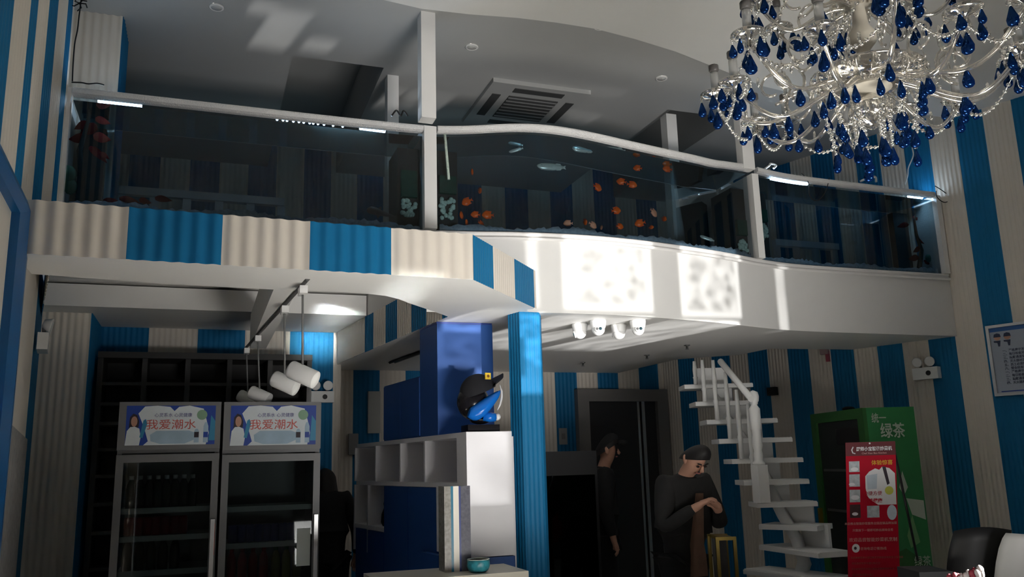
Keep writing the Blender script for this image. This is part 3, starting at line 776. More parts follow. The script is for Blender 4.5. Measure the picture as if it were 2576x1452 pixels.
def arm(r, z0, z1, ang, big):
    ca, sa = math.cos(ang), math.sin(ang)
    P = lambda d, z: V((ca * d, sa * d, z))
    n = 22; pts = []
    for i in range(n + 1):
        t = i / n
        d = .05 + (r - .05) * t
        z = z0 + (z1 - z0) * t - .085 * math.sin(math.pi * min(1, t * 1.02)) * (1.25 if big else 1) + .035 * math.sin(2 * math.pi * t)
        pts.append(P(d, z))
    end = P(r, z1)
    a = lb(MB().tube(pts, [.011 - .003 * i / n for i in range(n + 1)], 8), 'arm', GLARM)
    # curled scroll rising from the arm
    sc_ = []
    for i in range(17):
        t = i / 16; th = math.pi * (1.5 - 2.1 * t); rr = .075 * (1 - .55 * t)
        sc_.append(P(r * .60 + rr * math.cos(th), z0 + (z1 - z0) * .5 - .02 + rr * math.sin(th) + .05))
    MB().tube(sc_, .006, 6).build('scroll', GLARM, a, local=True)
    MB().lathe([(.006, -.035), (.016, -.02), (.012, .0), (.045, .012), (.062, .024), (.060, .028), (.03, .016), (.01, .014)], end, 16).build('drip_cup', CRYS, a, local=True)
    MB().lathe([(.016, .016), (.016, .115), (.011, .12), (.0, .12)], end, 10).build('candle_sleeve', CANDLE, a, local=True)
    MB().lathe([(.014, .12), (.020, .125), (.020, .148), (.012, .152), (.0, .152)], end, 10).build('socket', SOCK, a, local=True)
    k = 5 if big else 4
    for j in range(k):
        th = 2 * math.pi * j / k + ang + .3
        q_ = end + V((math.cos(th) * .058, math.sin(th) * .058, .018))
        ln = random.uniform(.012, .03)
        drops.append((q_ + V((0, 0, -ln)), random.uniform(.9, 1.1) * (1.0 if j % 2 else .85)))
        strands.append([q_ + V((0, 0, -ln * t / 2)) for t in range(3)])
    drops.append((P(r * .62, z0 + (z1 - z0) * .5 - .11), 1.05))
    drops.append((end + V((0, 0, -.05)), 1.1))
    if big:
        drops.append((P(r * .35, z0 - .07), 1.0))
    return end
ends = []
NB = 14
for k in range(NB): ends.append(arm(.565 if k % 2 else .50, .03, .085 if k % 2 else .02, 2 * math.pi * k / NB + .1, True))
top = []
for k in range(8): top.append(arm(.37, .34, .40, 2 * math.pi * k / 8 + .25, False))
# hanging bead swags between arm ends and below the bowl
for k in range(NB):
    a, b = ends[k], ends[(k + 1) % NB]
    strands.append([a.lerp(b, i / 14) + V((0, 0, -.02 - .085 * math.sin(math.pi * i / 14))) for i in range(15)])
for k in range(8):
    a, b = top[k], ends[int(k * NB / 8) % NB]
    strands.append([a.lerp(b, i / 16) + V((0, 0, -.02 - .07 * math.sin(math.pi * i / 16))) for i in range(17)])
for k in range(12):
    th = 2 * math.pi * k / 12
    p = V((math.cos(th) * .19, math.sin(th) * .19, .05))
    L = .19 + .05 * (k % 3)
    strands.append([p + V((-math.cos(th) * .05 * i / 10, -math.sin(th) * .05 * i / 10, -L * i / 10)) for i in range(11)])
    drops.append((p + V((-math.cos(th) * .05, -math.sin(th) * .05, -L - .008)), 1.0))
for k in range(6):
    th = 2 * math.pi * k / 6 + .2
    p = V((math.cos(th) * .06, math.sin(th) * .06, -.10)); L = .10 + .03 * (k % 2)
    strands.append([p + V((0, 0, -L * i / 7)) for i in range(8)])
    drops.append((p + V((0, 0, -L - .008)), 1.05))
bead = MB()
for st in strands:
    mb = MB()
    mb.tube(st, .0022, 4)
    for i, p in enumerate(st): mb.ball(p, .0085 if len(st) > 3 else .005, 7, 5)
    if len(st) > 3: lb(mb, 'bead_strand', CRYS)
    else:
        b0 = len(bead.v); bead.v += mb.v; bead.f += [tuple(i + b0 for i in f) for f in mb.f]; bead.m += mb.m; bead.sm += mb.sm
o = lb(bead, 'small_beads', CRYS); o['kind'] = 'stuff'
# clear prisms hanging round the stem and cups
pr = MB()
for r, z, n, L in ((.10, .37, 14, .06), (.205, .055, 22, .055), (.075, -.07, 12, .05), (.30, .10, 26, .05), (.45, .02, 30, .045)):
    for k in range(n):
        th = 2 * math.pi * k / n + r * 9
        pr.lathe([(.0, -L), (.007, -L * .75), (.006, -.01), (.0, 0)], (r * math.cos(th), r * math.sin(th), z), 5)
o = lb(pr, 'clear_prisms', CRYS); o['kind'] = 'stuff'
def drop_mb(c, s_):
    return MB().lathe([(.0, 0), (.004, -.006), (.0105, -.026), (.0165, -.044), (.0155, -.056), (.009, -.064), (.0, -.066)], (0, 0, 0), 8) if c is None else None
dp0 = None
far = sorted(drops, key=lambda d: (d[0] + cc - EYE).length)
dm = drop_mb(None, 1)
for i, (c, s_) in enumerate(far[:100]):
    if dp0 is None: dp0 = lb(dm, 'blue_teardrop', BLUEC); o = dp0
    else:
        o = dp0.copy(); C.objects.link(o); o.parent = CH
    o.location = c; o.scale = (s_ * 1.22, s_ * .9, s_ * 1.05); o.rotation_euler = (0, random.uniform(-.06, .06), random.uniform(0, 3))
rest = MB()
for c, s_ in far[100:]:
    rest.lathe([(.0, 0), (.004, -.006), (.0105, -.026), (.0165, -.044), (.0155, -.056), (.009, -.064), (.0, -.066)], c, 8)
o = lb(rest, 'blue_teardrops', BLUEC); o['kind'] = 'stuff'

# ================================================================== ceiling fittings
# cassette air conditioner
zc_ = 4.455
P4 = [az(1250, 195, zc_), az(1485, 238, zc_), az(1400, 305, zc_), az(1165, 290, zc_)]
acx = (1.99, 2.81); acy = (5.72, 6.54)
t = thing('ceiling_air_conditioner', 'square grey cassette air conditioner set in the mezzanine ceiling', 'air conditioner', (2.4, 6.13, zc_ - .04))
ACW = mat('ac_panel', (0.40, 0.40, 0.39), 0.45); ACD = mat('ac_grille', (0.06, 0.06, 0.06), 0.6)
MB().box(acx[0], acx[1], acy[0], acy[1], zc_ - .035, zc_ + .01).build('panel', ACW, t)
mb = MB().box(acx[0] + .2, acx[1] - .2, acy[0] + .2, acy[1] - .2, zc_ - .042, zc_ - .034)
g = mb.build('intake_grille', ACD, t)
mb = MB()
for k in range(7): mb.box(acx[0] + .2, acx[1] - .2, acy[0] + .22 + k * .06, acy[0] + .228 + k * .06, zc_ - .05, zc_ - .042)
mb.build('grille_bars', GREYM, g)
for (x0, x1, y0, y1) in ((acx[0] + .2, acx[1] - .2, acy[0] + .06, acy[0] + .13), (acx[0] + .2, acx[1] - .2, acy[1] - .13, acy[1] - .06), (acx[0] + .06, acx[0] + .13, acy[0] + .2, acy[1] - .2), (acx[1] - .13, acx[1] - .06, acy[0] + .2, acy[1] - .2)):
    MB().box(x0, x1, y0, y1, zc_ - .040, zc_ - .034).build('air_slot', ACD, t)
# recessed downlights
LENS = mat('lamp_lens', (0.5, 0.5, 0.48), 0.2)
def downlight(label, p, r=.045, g='recessed downlights in the mezzanine ceiling'):
    t = thing('downlight', label, 'downlight', (p.x, p.y, p.z - .012), g)
    MB().lathe([(r, 0), (r * 1.02, -.008), (r * .8, -.012), (r * .72, -.004)], p, 20).build('ring', TRIMW, t)
    MB().lathe([(.0, -.011), (r * .74, -.010), (r * .74, -.006)], p, 20).build('lens', LENS, t)
downlight('recessed downlight at the upper left above the left aquarium', az(545, 17, zc_))
downlight('recessed downlight right of the tall white post', az(1187, 117, zc_))
downlight('recessed downlight at the curved ceiling edge in the middle', az(1510, 66, zc_))
downlight('recessed downlight right of the air conditioner', az(1664, 196, zc_))
# sprinkler heads under the white soffit
def sprinkler(label, x, y):
    p = az(x, y, SOF)
    t = thing('sprinkler', label, 'sprinkler', (p.x, p.y, SOF - .04), 'sprinklers under the soffit')
    MB().lathe([(.028, 0), (.026, -.006), (.010, -.01), (.010, -.03), (.0, -.03)], p, 12).build('body', STEEL, t)
    MB().lathe([(.0, -.034), (.016, -.034), (.016, -.038), (.0, -.038)], p, 12).build('deflector', GREYM, t)
sprinkler('small steel sprinkler by the stray streak of light on the soffit', 1728, 868)
sprinkler('small steel sprinkler near the back wall beside the column', 1466, 912)
sprinkler('small steel sprinkler between the dome cameras and the back wall', 1627, 893)
# dome cameras
BALLW = mat('camera_white', (0.84, 0.84, 0.83), 0.3)
def dome(label, x, y, look):
    p = az(x, y, SOF)
    t = thing('dome_camera', label, 'camera', (p.x, p.y, SOF - .11), 'dome cameras under the curved front')
    MB().lathe([(.054, 0), (.056, -.012), (.050, -.05), (.044, -.06), (.0, -.06)], p, 24).build('base', BALLW, t)
    c = V(p) + V((0, 0, -.062))
    MB().ball(c, .045, 20, 12).build('ball', BALLW, t)
    d = V(look).normalized()
    q_ = V((0, 0, 1)).rotation_difference(d)
    F0 = c + d * .040
    face = MB().lathe([(.027, -.006), (.027, .003), (.023, .006), (.0, .006)], F0, 20, 0, d).build('face_plate', mat('camera_face', (0.88, 0.88, 0.87), 0.2), t)
    s = d.cross(V((0, 0, 1))).normalized()
    MB().lathe([(.0105, 0), (.0105, .004), (.0, .005)], F0 + d * .006 - s * .0115, 14, 0, d).build('lens', mat('camera_lens', (0.02, 0.06, 0.08), 0.1), face)
    MB().lathe([(.0095, 0), (.0095, .002), (.007, .002), (.007, 0)], F0 + d * .006 + s * .0115, 14, 0, d).build('infrared_ring', GREYM, face)
def toward(x, y): return EYE - az(x, y, SOF) + V((.5, 0, .6))
dome('white dome camera leftmost under the soffit, turned away', 1458, 815, (-.8, .3, -.25))
dome('white dome camera showing its teal lens, second from the left', 1504, 806, toward(1504, 806))
dome('white dome camera turned away, between the two showing lenses', 1556, 817, (-.3, .9, -.3))
dome('white dome camera with a dark lens, rightmost of the four', 1604, 806, toward(1604, 806) + V((.5, 0, 0)))

# ================================================================== track with pendant spotlights
TRACKM = mat('track_grey', (0.10, 0.10, 0.10), 0.4, 0.3)
ta, tb_ = az(774, 704, 2.49), az(612, 888, 2.49)
ta = V((.478, 4.32, 2.495)); tb_ = V((.300, 7.0, 2.495))
t = thing('track_rail', 'dark lighting track running back under the box beam', 'track', ta)
MB().tube([ta + V((0, 0, .004)), tb_ + V((0, 0, .004))], .013, 4).build('rail', TRACKM, t)
def adapter_pt(x, y):
    d = tb_ - ta; best = None
    for i in range(400):
        p = ta + d * (i / 399); c = RM.transposed() @ (p - EYE); py = CY + FPX * c.y / c.z
        if best is None or abs(py - y) < best[0]: best = (abs(py - y), p)
    return best[1]
def pendant(label, ay_, lx, ly, rpx, ayaw):
    p = adapter_pt(0, ay_)
    c = RM.transposed() @ (p - EYE); d = c.z
    l = ad(lx, ly, d)
    t = thing('pendant_spotlight', label, 'spotlight', l + V((0, 0, -.08)), 'white can spotlights on the track')
    MB().box(p.x - .02, p.x + .02, p.y - .05, p.y + .05, p.z - .05, p.z - .010).build('adapter', WPLAST, t)
    MB().tube([p + V((0, 0, -.05)), l + V((0, 0, .02))], .006, 6).build('drop_rod', GREYM, t)
    axis = V((.80, -.42, -.42)).normalized(); r = .048; L = .075
    can = MB().lathe([(r * .9, -L), (r, -L + .01), (r, L), (r * .96, L + .004), (r * .8, L - .008), (.0, L - .03)], l, 22, 0, axis).build('can', WPLAST, t)
    MB().lathe([(.0, -.006), (r * .62, -.006), (r * .9, .0)], l - axis * L, 22, 0, axis).build('back_vent', GREYM, can)
pendant('white can spotlight hanging nearest on the track, highest of the four', 718, 761, 942, 0, 0)
pendant('white can spotlight overlapping the nearest one, second along the track', 768, 716, 964, 0, 0)
pendant('white can spotlight third along the track, in front of the right fridge sign', 843, 653, 996, 0, 0)
pendant('white can spotlight farthest along the track, half behind the third', 874, 623, 1004, 0, 0)

# dark track on the soffit beside the tall blue cabinet
p0, p1 = az(1056, 882, SOF), az(980, 910, SOF)
t = thing('soffit_track', 'short dark track on the soffit left of the tall blue cabinet', 'track', p0)
d = (p1 - p0); s = V((d.y, -d.x, 0)).normalized() * .025
MB().tube([p0 + V((0, 0, -.01)), p1 + V((0, 0, -.01))], .012, 4).build('rail', BLACK, t)
MB().tube([p0 + s * 2 + V((0, 0, -.008)), p1 + s * 2 + V((0, 0, -.008))], .008, 4).build('cable', GREYM, t)
# ================================================================== drinks fridges
FRG = mat('fridge_grey', (0.20, 0.20, 0.205), 0.35, 0.1)
FRIN = mat('fridge_inside', (0.05, 0.05, 0.052), 0.5)
SHELFG = mat('fridge_shelf', (0.50, 0.54, 0.54), 0.4)
FGLASS = glassmat('fridge_glass', (0.60, 0.64, 0.64), 0.0)
SGW = mat('sign_white', (0.74, 0.80, 0.84), 0.5, noise=0.06, nscale=14); SGB = mat('sign_blue', (0.015, 0.06, 0.36), 0.4); SGT = mat('sign_teal', (0.04, 0.26, 0.46), 0.4)
SGR = mat('sign_red', (0.62, 0.10, 0.08), 0.5); SGN = mat('sign_navy', (0.10, 0.10, 0.30), 0.5); SGL = mat('sign_pale_blue', (0.40, 0.55, 0.68), 0.5, noise=.2, nscale=12); SGG = mat('sign_green', (0.25, 0.42, 0.28), 0.5); SGK = mat('sign_dark', (0.03, 0.02, 0.03), 0.5)
FY_ = 6.2
def fridge(label, xl, xr):
    A = ay(xl, 1013, FY_); B = ay(xr, 1013, FY_)
    w = B.x - A.x; zt = A.z; zs = ay(xl, 1134, FY_).z
    F = frame((A.x, FY_, 0), (1, 0)); D = .58
    t = thing('drinks_fridge', label, 'fridge', (A.x + w / 2, FY_ + D / 2, 0), 'glass door drinks fridges')
    mb = MB()
    mb.fbox(F, 0, .03, .08, zt, -D, 0).fbox(F, w - .03, w, .08, zt, -D, 0).fbox(F, .03, w - .03, zs - .02, zt, -D, -.0).fbox(F, .03, w - .03, .08, .16, -D, 0).fbox(F, .03, w - .03, .16, zs - .02, -D, -D + .03)
    mb.build('cabinet', FRG, t)
    MB().fbox(F, .03, w - .03, .0, .08, -D + .04, -.04).build('plinth', DKFRAME, t)
    # lit-free advertising header
    h = MB().fbox(F, .0, w, zs, zt, 0, .05).build('header', FRG, t)
    h0, h1 = zs + .03, zt - .025; a0, a1 = .045, w - .035; hw = a1 - a0; hh = h1 - h0
    q = lambda u, v: (a0 + u * hw, h0 + v * hh)
    mb = MB(); poly(mb, F, [q(0, 0), q(1, 0), q(1, 1), q(0, 1)], .052, 0)
    pg = mb.build('sign_panel', SGB, t)
    def art(pts, m, nm, b=.053):
        mb = MB(); poly(mb, F, [q(*p) for p in pts], b); o = mb.build(nm, m, pg); return o
    art([(.02 + .96 * 0, .0), (.9, .0), (.93, .3), (.90, .62), (.86, .92), (.70, 1.0), (.58, .97), (.53, .86), (.48, .97), (.34, 1), (.2, .98), (.13, .80), (.20, .45), (.25, .1)][1:] + [(.2, 0)], SGW, 'cloud')
    art([(.28, .10), (.38, .03), (.66, .03), (.76, .12), (.78, .30), (.70, .36), (.34, .36), (.27, .26)], SGL, 'water', .054)
    # girl in a white top, seen from the waist up
    g = art([(.0, .0), (.155, .0), (.17, .2), (.15, .42), (.10, .47), (.05, .46), (.015, .36)], SGW, 'white_shirt', .055)
    art([(.035, .44), (.04, .70), (.075, .80), (.12, .76), (.145, .60), (.14, .46), (.11, .42)], SGK, 'hair', .0545)
    mb = MB(); disc(mb, F, *q(.09, .60), hw * .035, hh * .13, .0555); mb.build('face', SKIN, pg)
    art([(.155, .2), (.19, .18), (.235, .55), (.215, .66), (.19, .62)], SGT, 'blue_bottle', .0552)
    # small bottles at the right
    for u, hgt in ((.79, .38), (.895, .55)):
        art([(u - .028, .05), (u + .028, .05), (u + .028, hgt * .75 + .05), (u + .012, hgt + .02), (u - .012, hgt + .02), (u - .028, hgt * .75 + .05)], SGL, 'bottle', .0555)
        art([(u - .026, .18), (u + .026, .18), (u + .026, .32), (u - .026, .32)], SGB if u > .85 else SGK, 'bottle_label', .056)
    mb = MB(); disc(mb, F, *q(.845, .76), hw * .06, hh * .13, .054); mb.build('green_badge', SGG, pg)
    art([(.93, .1), (1, .1), (1, .6), (.95, .75)], SGT, 'teal_wave', .0525)
    lettering('lettering', '我爱潮水', F, *q(.50, .50), hh * .27, SGR, t, .056, squash=1.12)
    lettering('lettering', '心灵系水 心灵健康', F, *q(.52, .75), hh * .11, SGN, t, .056, squash=1.0)
    # door
    dt = zs - .03
    mb = MB(); mb.fbox(F, .0, .045, .10, dt, 0, .05).fbox(F, w - .045, w, .10, dt, 0, .05).fbox(F, .045, w - .045, dt - .05, dt, 0, .05).fbox(F, .045, w - .045, .10, .16, 0, .05)
    d = mb.build('door', FRG, t)
    MB().fbox(F, .045, w - .045, .16, dt - .05, .02, .026).build('door_glass', FGLASS, d)
    MB().fbox(F, w - .038, w - .012, .75, 1.25, .05, .085).build('handle', STEEL, d)
    return t, F, w, D
f1, F1, w1_, D1 = fridge('left drinks fridge, its sign free of the hanging spotlights', 303, 557)
f2, F2, w2_, D2 = fridge('right drinks fridge, under the hanging spotlights', 564, 806)
def shelf(t, F, w, px, py):
    z = ay(px, py, FY_ - .0).z
    MB().fbox(F, .035, w - .035, z - .02, z + .015, -.5, -.03).build('shelf', SHELFG, t); return z + .015
zA = shelf(f1, F1, w1_, 420, 1283); zB = shelf(f1, F1, w1_, 420, 1353); zC = shelf(f1, F1, w1_, 420, 1440)
zD = shelf(f2, F2, w2_, 680, 1278); zE = shelf(f2, F2, w2_, 680, 1370); zF = shelf(f2, F2, w2_, 680, 1465)
# sticker strip on the left fridge door
tag(MB().fbox(F1, w1_ - .035, w1_ - .008, 1.02, 1.22, .051, .053).build('red_sticker', mat('faded_red', (.5, .12, .10), .5)), 'faded red and white sticker strip on the left fridge door edge', 'sticker')
tag(MB().fbox(F2, w2_ - .145, w2_ - .055, ay(760, 1425, 6.15).z, ay(760, 1330, 6.15).z, .0265, .0275).build('paper_notice', mat('white_paper', (.75, .82, .78), .6)), 'blank white sheet stuck inside the right fridge glass', 'paper')  # pale patch painted in as a bright reflection on the door glass
DKB = mat('dark_bottle', (0.012, 0.014, 0.012), 0.15, spec=0.06); CAPW = mat('bottle_cap', (0.35, 0.36, 0.36), 0.4); REDC = mat('dark_red_can', (0.20, 0.012, 0.012), 0.3, spec=0.06); BLUC = mat('blue_can', (0.02, 0.035, 0.16), 0.3, spec=0.06)
YEL = mat('olive_bottle', (0.16, 0.15, 0.03), 0.25, spec=0.06); GRNB = mat('green_bottle', (0.03, 0.12, 0.03), .25, spec=0.06)
PB = [(.030, 0), (.031, .01), (.031, .12), (.026, .15), (.012, .185), (.012, .205)]
PC = [(.028, 0), (.031, .006), (.031, .105), (.026, .118), (.0, .118)]
def stock(name, cat_, proto_prof, m, spots, lab, grp, cap=None):
    first = None
    ORD = ['leftmost', 'second', 'third', 'fourth', 'fifth', 'sixth', 'seventh', 'eighth', 'ninth']
    for i, p in enumerate(spots):
        if first is None:
            if cap:
                o = bpy.data.objects.new(name, None); C.objects.link(o); WL[o.name] = V((0, 0, 0)); o.empty_display_size = .03
                MB().lathe(proto_prof, (0, 0, 0), 14).build('glass_body', m, o, local=True)
                hh = proto_prof[-1][1]; MB().lathe([(.015, hh - .022), (.015, hh + .004), (.0, hh + .004)], (0, 0, 0), 12).build('cap', cap, o, local=True)
            else:
                o = MB().lathe(proto_prof, (0, 0, 0), 14).build(name, m, origin=(0, 0, 0))
            first = o
        else: o = copy_tree(first)
        o.location = p
        tag(o, lab % (ORD[i] if i < len(spots) - 1 or i < 1 else 'rightmost'), cat_, grp)
def row(F, n, a0, a1, z, b): return [F(a0 + (a1 - a0) * i / (n - 1), z, b) for i in range(n)]
stock('dark_bottle', 'bottle', PB, DKB, row(F1, 8, .09, .47, zA, -.10), '%s dark bottle in the front row on the top shelf of the left fridge', 'dark bottles on the top shelf of the left fridge', CAPW)
stock('drink_can', 'can', PC, REDC, row(F1, 7, .09, .42, zB, -.10), '%s dark red can on the middle shelf of the left fridge', 'dark red cans in the left fridge')
stock('capped_bottle', 'bottle', PB, DKB, row(F1, 5, .09, .38, zC, -.09), '%s pale capped bottle on the bottom visible shelf of the left fridge', 'pale capped bottles in the left fridge', WPLAST)
stock('drink_can', 'can', PC, BLUC, row(F2, 8, .09, .48, zE, -.10), '%s dark blue can on the middle shelf of the right fridge', 'blue cans in the right fridge')
stock('drink_bottle', 'bottle', PB, REDC, row(F2, 4, .09, .30, zF, -.10), '%s dark red bottle at the bottom of the right fridge', 'dark red bottles in the right fridge', REDC)
stock('drink_bottle', 'bottle', PB, YEL, row(F2, 3, .38, .52, zF, -.10), '%s olive bottle at the bottom right of the right fridge', 'olive bottles in the right fridge', GRNB)

# dark wine rack across the back of the bar
t = thing('shelving_rack', 'tall dark rack of open compartments across the wall behind the drinks fridges', 'rack', (0, 7.8, 0))
RK = mat('dark_rack', (0.045, 0.044, 0.043), 0.6)
RKB = mat('dark_rack_back', (0.022, 0.021, 0.021), 0.6)
x0, x1 = ay(247, 900, 7.55).x, ay(785, 900, 7.55).x; zt = ay(420, 888, 7.55).z
MB().box(x0, x1, 7.90, 7.94, 0, zt).build('back_panel', RKB, t)
MB().box(x0, x1, 7.52, 7.92, zt - .05, zt).build('top_board', RK, t)
nd = 5
for k in range(nd + 1):
    x = x0 + (x1 - x0 - .04) * k / nd
    MB().box(x, x + .04, 7.55, 7.90, 0, zt - .05).build('upright', RK, t)
for y in (962, 1012, 1060, 1125, 1190, 1260, 1330, 1420):
    z = ay(420, y, 7.55).z
    MB().box(x0 + .04, x1 - .04, 7.56, 7.90, z - .025, z).build('shelf', RK, t)

# ================================================================== emergency lights
EGL = mat('lamp_glass', (0.35, 0.35, 0.34), 0.2)
def emergency(label, F, a, h, sc_=1.0, g='twin-head emergency lights'):
    t = thing('emergency_light', label, 'emergency light', F(a, h - .06, .05), g)
    s = sc_
    MB().fbox(F, a - .13 * s, a + .13 * s, h - .07 * s, h + .05 * s, .02, .085).build('box', WPLAST, t)
    mb = MB(); disc(mb, F, a + .035 * s, h - .01 * s, .026 * s, .026 * s, .087); mb.build('round_window', BLACK, t)
    for k in (-1, 1):
        c = F(a + .065 * s * k, h + .115 * s, .07)
        hd = MB().lathe([(.0, -.03 * s), (.03 * s, -.025 * s), (.05 * s, .02 * s), (.052 * s, .03 * s), (.043 * s, .03 * s)], c, 18, 0, F.n + V((0, 0, -.25))).build('lamp_head', WPLAST, t)
        MB().lathe([(.043 * s, .026 * s), (.0, .030 * s)], c, 18, 0, F.n + V((0, 0, -.25))).build('lens', EGL, hd)
        MB().tube([F(a + .05 * s * k, h + .04 * s, .055), c - F.n * .02], .012 * s, 8).build('neck', GREYM, t)
FRW = frame((RE.x, RE.y, 0), (-RDIR.x, -RDIR.y))
def rwa(x, y):
    p = rw(x, y); return (RE - V((p.x, p.y))).dot(RDIR), p.z
a, h = rwa(2338, 938); emergency('twin-head emergency light on the right wall below the soffit', FRW, a, h, .82)
FB = frame((0, 7.93, 0), (1, 0)); p = ay(806, 998, 7.93); emergency('twin-head emergency light on the back wall above the right drinks fridge', FB, p.x, p.z, .85)
def lwa(x, y):
    n = V((3.1, -(XLL(7.3) + .80), 0)).normalized(); p = apl(x, y, (-0.80, 4.2, 0), n); return p
FLL = frame((-0.80, 4.2, 0), (XLL(7.3) + .80, 3.1))
p = lwa(100, 855)
emergency('twin-head emergency light side-on at the left, next to the ribbed pillar', FLL, 2.30, ay(105, 858, 6.45).z, .95)

# ================================================================== white and blue display cabinet
CA, CB = V((1.511, 5.0, 0)), V((1.236, 7.27, 0))
FS = frame(CB, (CA - CB))          # left side of the cabinet, a grows towards the viewer
LC = (CA - CB).length
def sa(x, y=1200):
    p = apl(x, y, CB, FS.n); return (p - CB).dot(FS.u), p.z
ztc = ay(1220, 1086, 5.0).z; zlc = ay(1238, 1400, 5.0).z; xr_ = ay(1290, 1200, 5.0).x
t = thing('display_cabinet', 'white display cabinet with open cubes and a bright blank end beside the blue column', 'cabinet', (1.5, 6.1, 0))
dp = .30
mb = MB()
mb.hexa([(CA.x, CA.y, zlc), (xr_, CA.y, zlc), (xr_, CA.y + .04, zlc), (CA.x, CA.y + .04, zlc), (CA.x, CA.y, ztc), (xr_, CA.y, ztc), (xr_, CA.y + .04, ztc), (CA.x, CA.y + .04, ztc)])
mb.build('end_panel', CABWHITE, t)
z1 = sa(1097, 1226)[1]
mb = MB(); mb.fbox(FS, 0, LC - .005, ztc - .03, ztc, -dp, 0); mb.build('top_board', CABWHITE, t)
MB().fbox(FS, 0, LC - .005, z1 - .0, z1 + .03, -dp, 0).build('shelf', CABWHITE, t)
MB().fbox(FS, 0, LC - .005, .0, ztc - .03, -dp - .02, -dp).build('back_panel', CABWHITE, t)
for x in (892, 944, 1006, 1068):
    a, _ = sa(x); MB().fbox(FS, a - .012, a + .012, z1 + .03, ztc - .03, -dp, 0).build('divider', CABWHITE, t)
a, _ = sa(1153); MB().fbox(FS, a - .02, LC - .005, z1 + .03, ztc - .03, -dp, 0).build('divider', CABWHITE, t)
a0, a1 = sa(966)[0], sa(1097)[0]
for i in range(2):
    b0 = a0 + (a1 - a0) * i / 2 + .004
    MB().fbox(FS, b0, b0 + (a1 - a0) / 2 - .008, .42, z1 - .004, -dp, 0.0).build('blue_door', CABBLUE, t)
MB().fbox(FS, a1, LC - .005, zlc, z1, -dp, 0).build('white_side', CABWHITE, t)
a_0 = sa(892)[0]; an = sa(925)[0]
for aa in (a_0, an): MB().fbox(FS, aa - .015, aa + .015, .9, z1, -dp, 0).build('divider', CABWHITE, t)
MB().fbox(FS, a_0, a0, sa(925, 1322)[1] - .03, sa(925, 1322)[1], -dp, 0).build('shelf', CABWHITE, t)
MB().fbox(FS, 0, a0 - .004, .1, sa(925, 1322)[1] - .035, -dp, 0).build('blue_drawer', CABBLUE, t)
MB().hexa([(CA.x, CA.y - .005, 0), (xr_, CA.y - .005, 0), (xr_, CA.y + .3, 0), (CA.x, CA.y + .3, 0), (CA.x, CA.y - .005, zlc - .005), (xr_, CA.y - .005, zlc - .005), (xr_, CA.y + .3, zlc - .005), (CA.x, CA.y + .3, zlc - .005)]).build('blue_base', CABBLUE, t)
a, z = sa(1097, 1392); MB().fbox(FS, sa(1075)[0], sa(1118)[0], .2, z, 0.002, .05).build('blue_drawer', CABBLUE, t)
# tall and long blue wall cabinets standing on it
pA, pB, pC = sa(1103)[0], sa(1058)[0], sa(966)[0]
yf = FS(pA, 0, 0).y; xrb = ay(1240, 900, yf).x
t = thing('tall_cabinet', 'tall blue cabinet under the white soffit behind the cap figurine', 'cabinet', FS(pA, ztc, -.15))
P = [FS(pA, 0), V((xrb, yf, 0)), V((xrb - .05, FS(pB, 0).y, 0)), FS(pB, 0)]
MB().hexa([(p.x, p.y, ztc) for p in P] + [(p.x, p.y, SOF - .015) for p in P]).build('carcass', CABBLUE, t)
MB().hexa([(p.x - .004, p.y - .004, SOF - .015) for p in P] + [(p.x - .004, p.y - .004, SOF - .003) for p in P]).build('top_edge', mat('cabinet_blue_dark', (.012, .035, .20), .4), t)
t = thing('long_cabinet', 'long low dark blue cabinet running back from the tall one', 'cabinet', FS((pB + pC) / 2, ztc, -.15))
zlong = sa(1000, 963)[1]
MB().fbox(FS, pC, pB - .003, ztc, zlong, -.33, 0).build('carcass', CABBLUE, t)
for i in range(2):
    b0 = pC + (pB - pC) * i / 2 + .004
    MB().fbox(FS, b0, b0 + (pB - pC) / 2 - .008, ztc + .01, zlong - .01, 0.0, .006).build('door', CABBLUE, t)
# things in its cubes
a, z = sa(995, 1205); p = FS(a, z1 + .03, -.06)
FIG = mat('dark_red_lacquer', (0.16, 0.015, 0.012), 0.3)
tag(MB().lathe([(.012, 0), (.02, .02), (.012, .05), (.018, .10), (.008, .15), (.012, .20), (.004, .24), (0, .245)], p, 12).build('figurine', FIG), 'thin dark red figurine in the third open cube of the white cabinet', 'figurine')
a, z = sa(1138, 1200); p = FS(a, z1 + .03, -.08)
t = thing('ornament', 'small dark ornament with a pink back in the nearest open cube', 'ornament', p)
MB().ball(p + V((0, 0, .035)), .035, 12, 8, 0, (1.1, .8, 1)).ball(p + V((-.02, -.01, .075)), .02, 10, 6).build('dark_body', BLACK, t)
MB().ball(p + V((.03, .02, .07)), .03, 10, 7, 0, (.5, .8, 1.2)).build('pink_back', mat('dull_pink', (.35, .16, .16), .6), t)
for x, lab in ((910, 'black ornament in the far low niche of the white cabinet'), (945, 'black ornament in the low niche next to the blue doors')):
    a, _ = sa(x); zz = sa(925, 1322)[1]; p = FS(a, zz, -.10)
    tag(MB().lathe([(.04, 0), (.055, .03), (.05, .09), (.03, .14), (.035, .17), (.02, .22), (0, .23)], p, 12).build('ornament', BLACK), lab, 'ornament', 'black ornaments in the low niches')
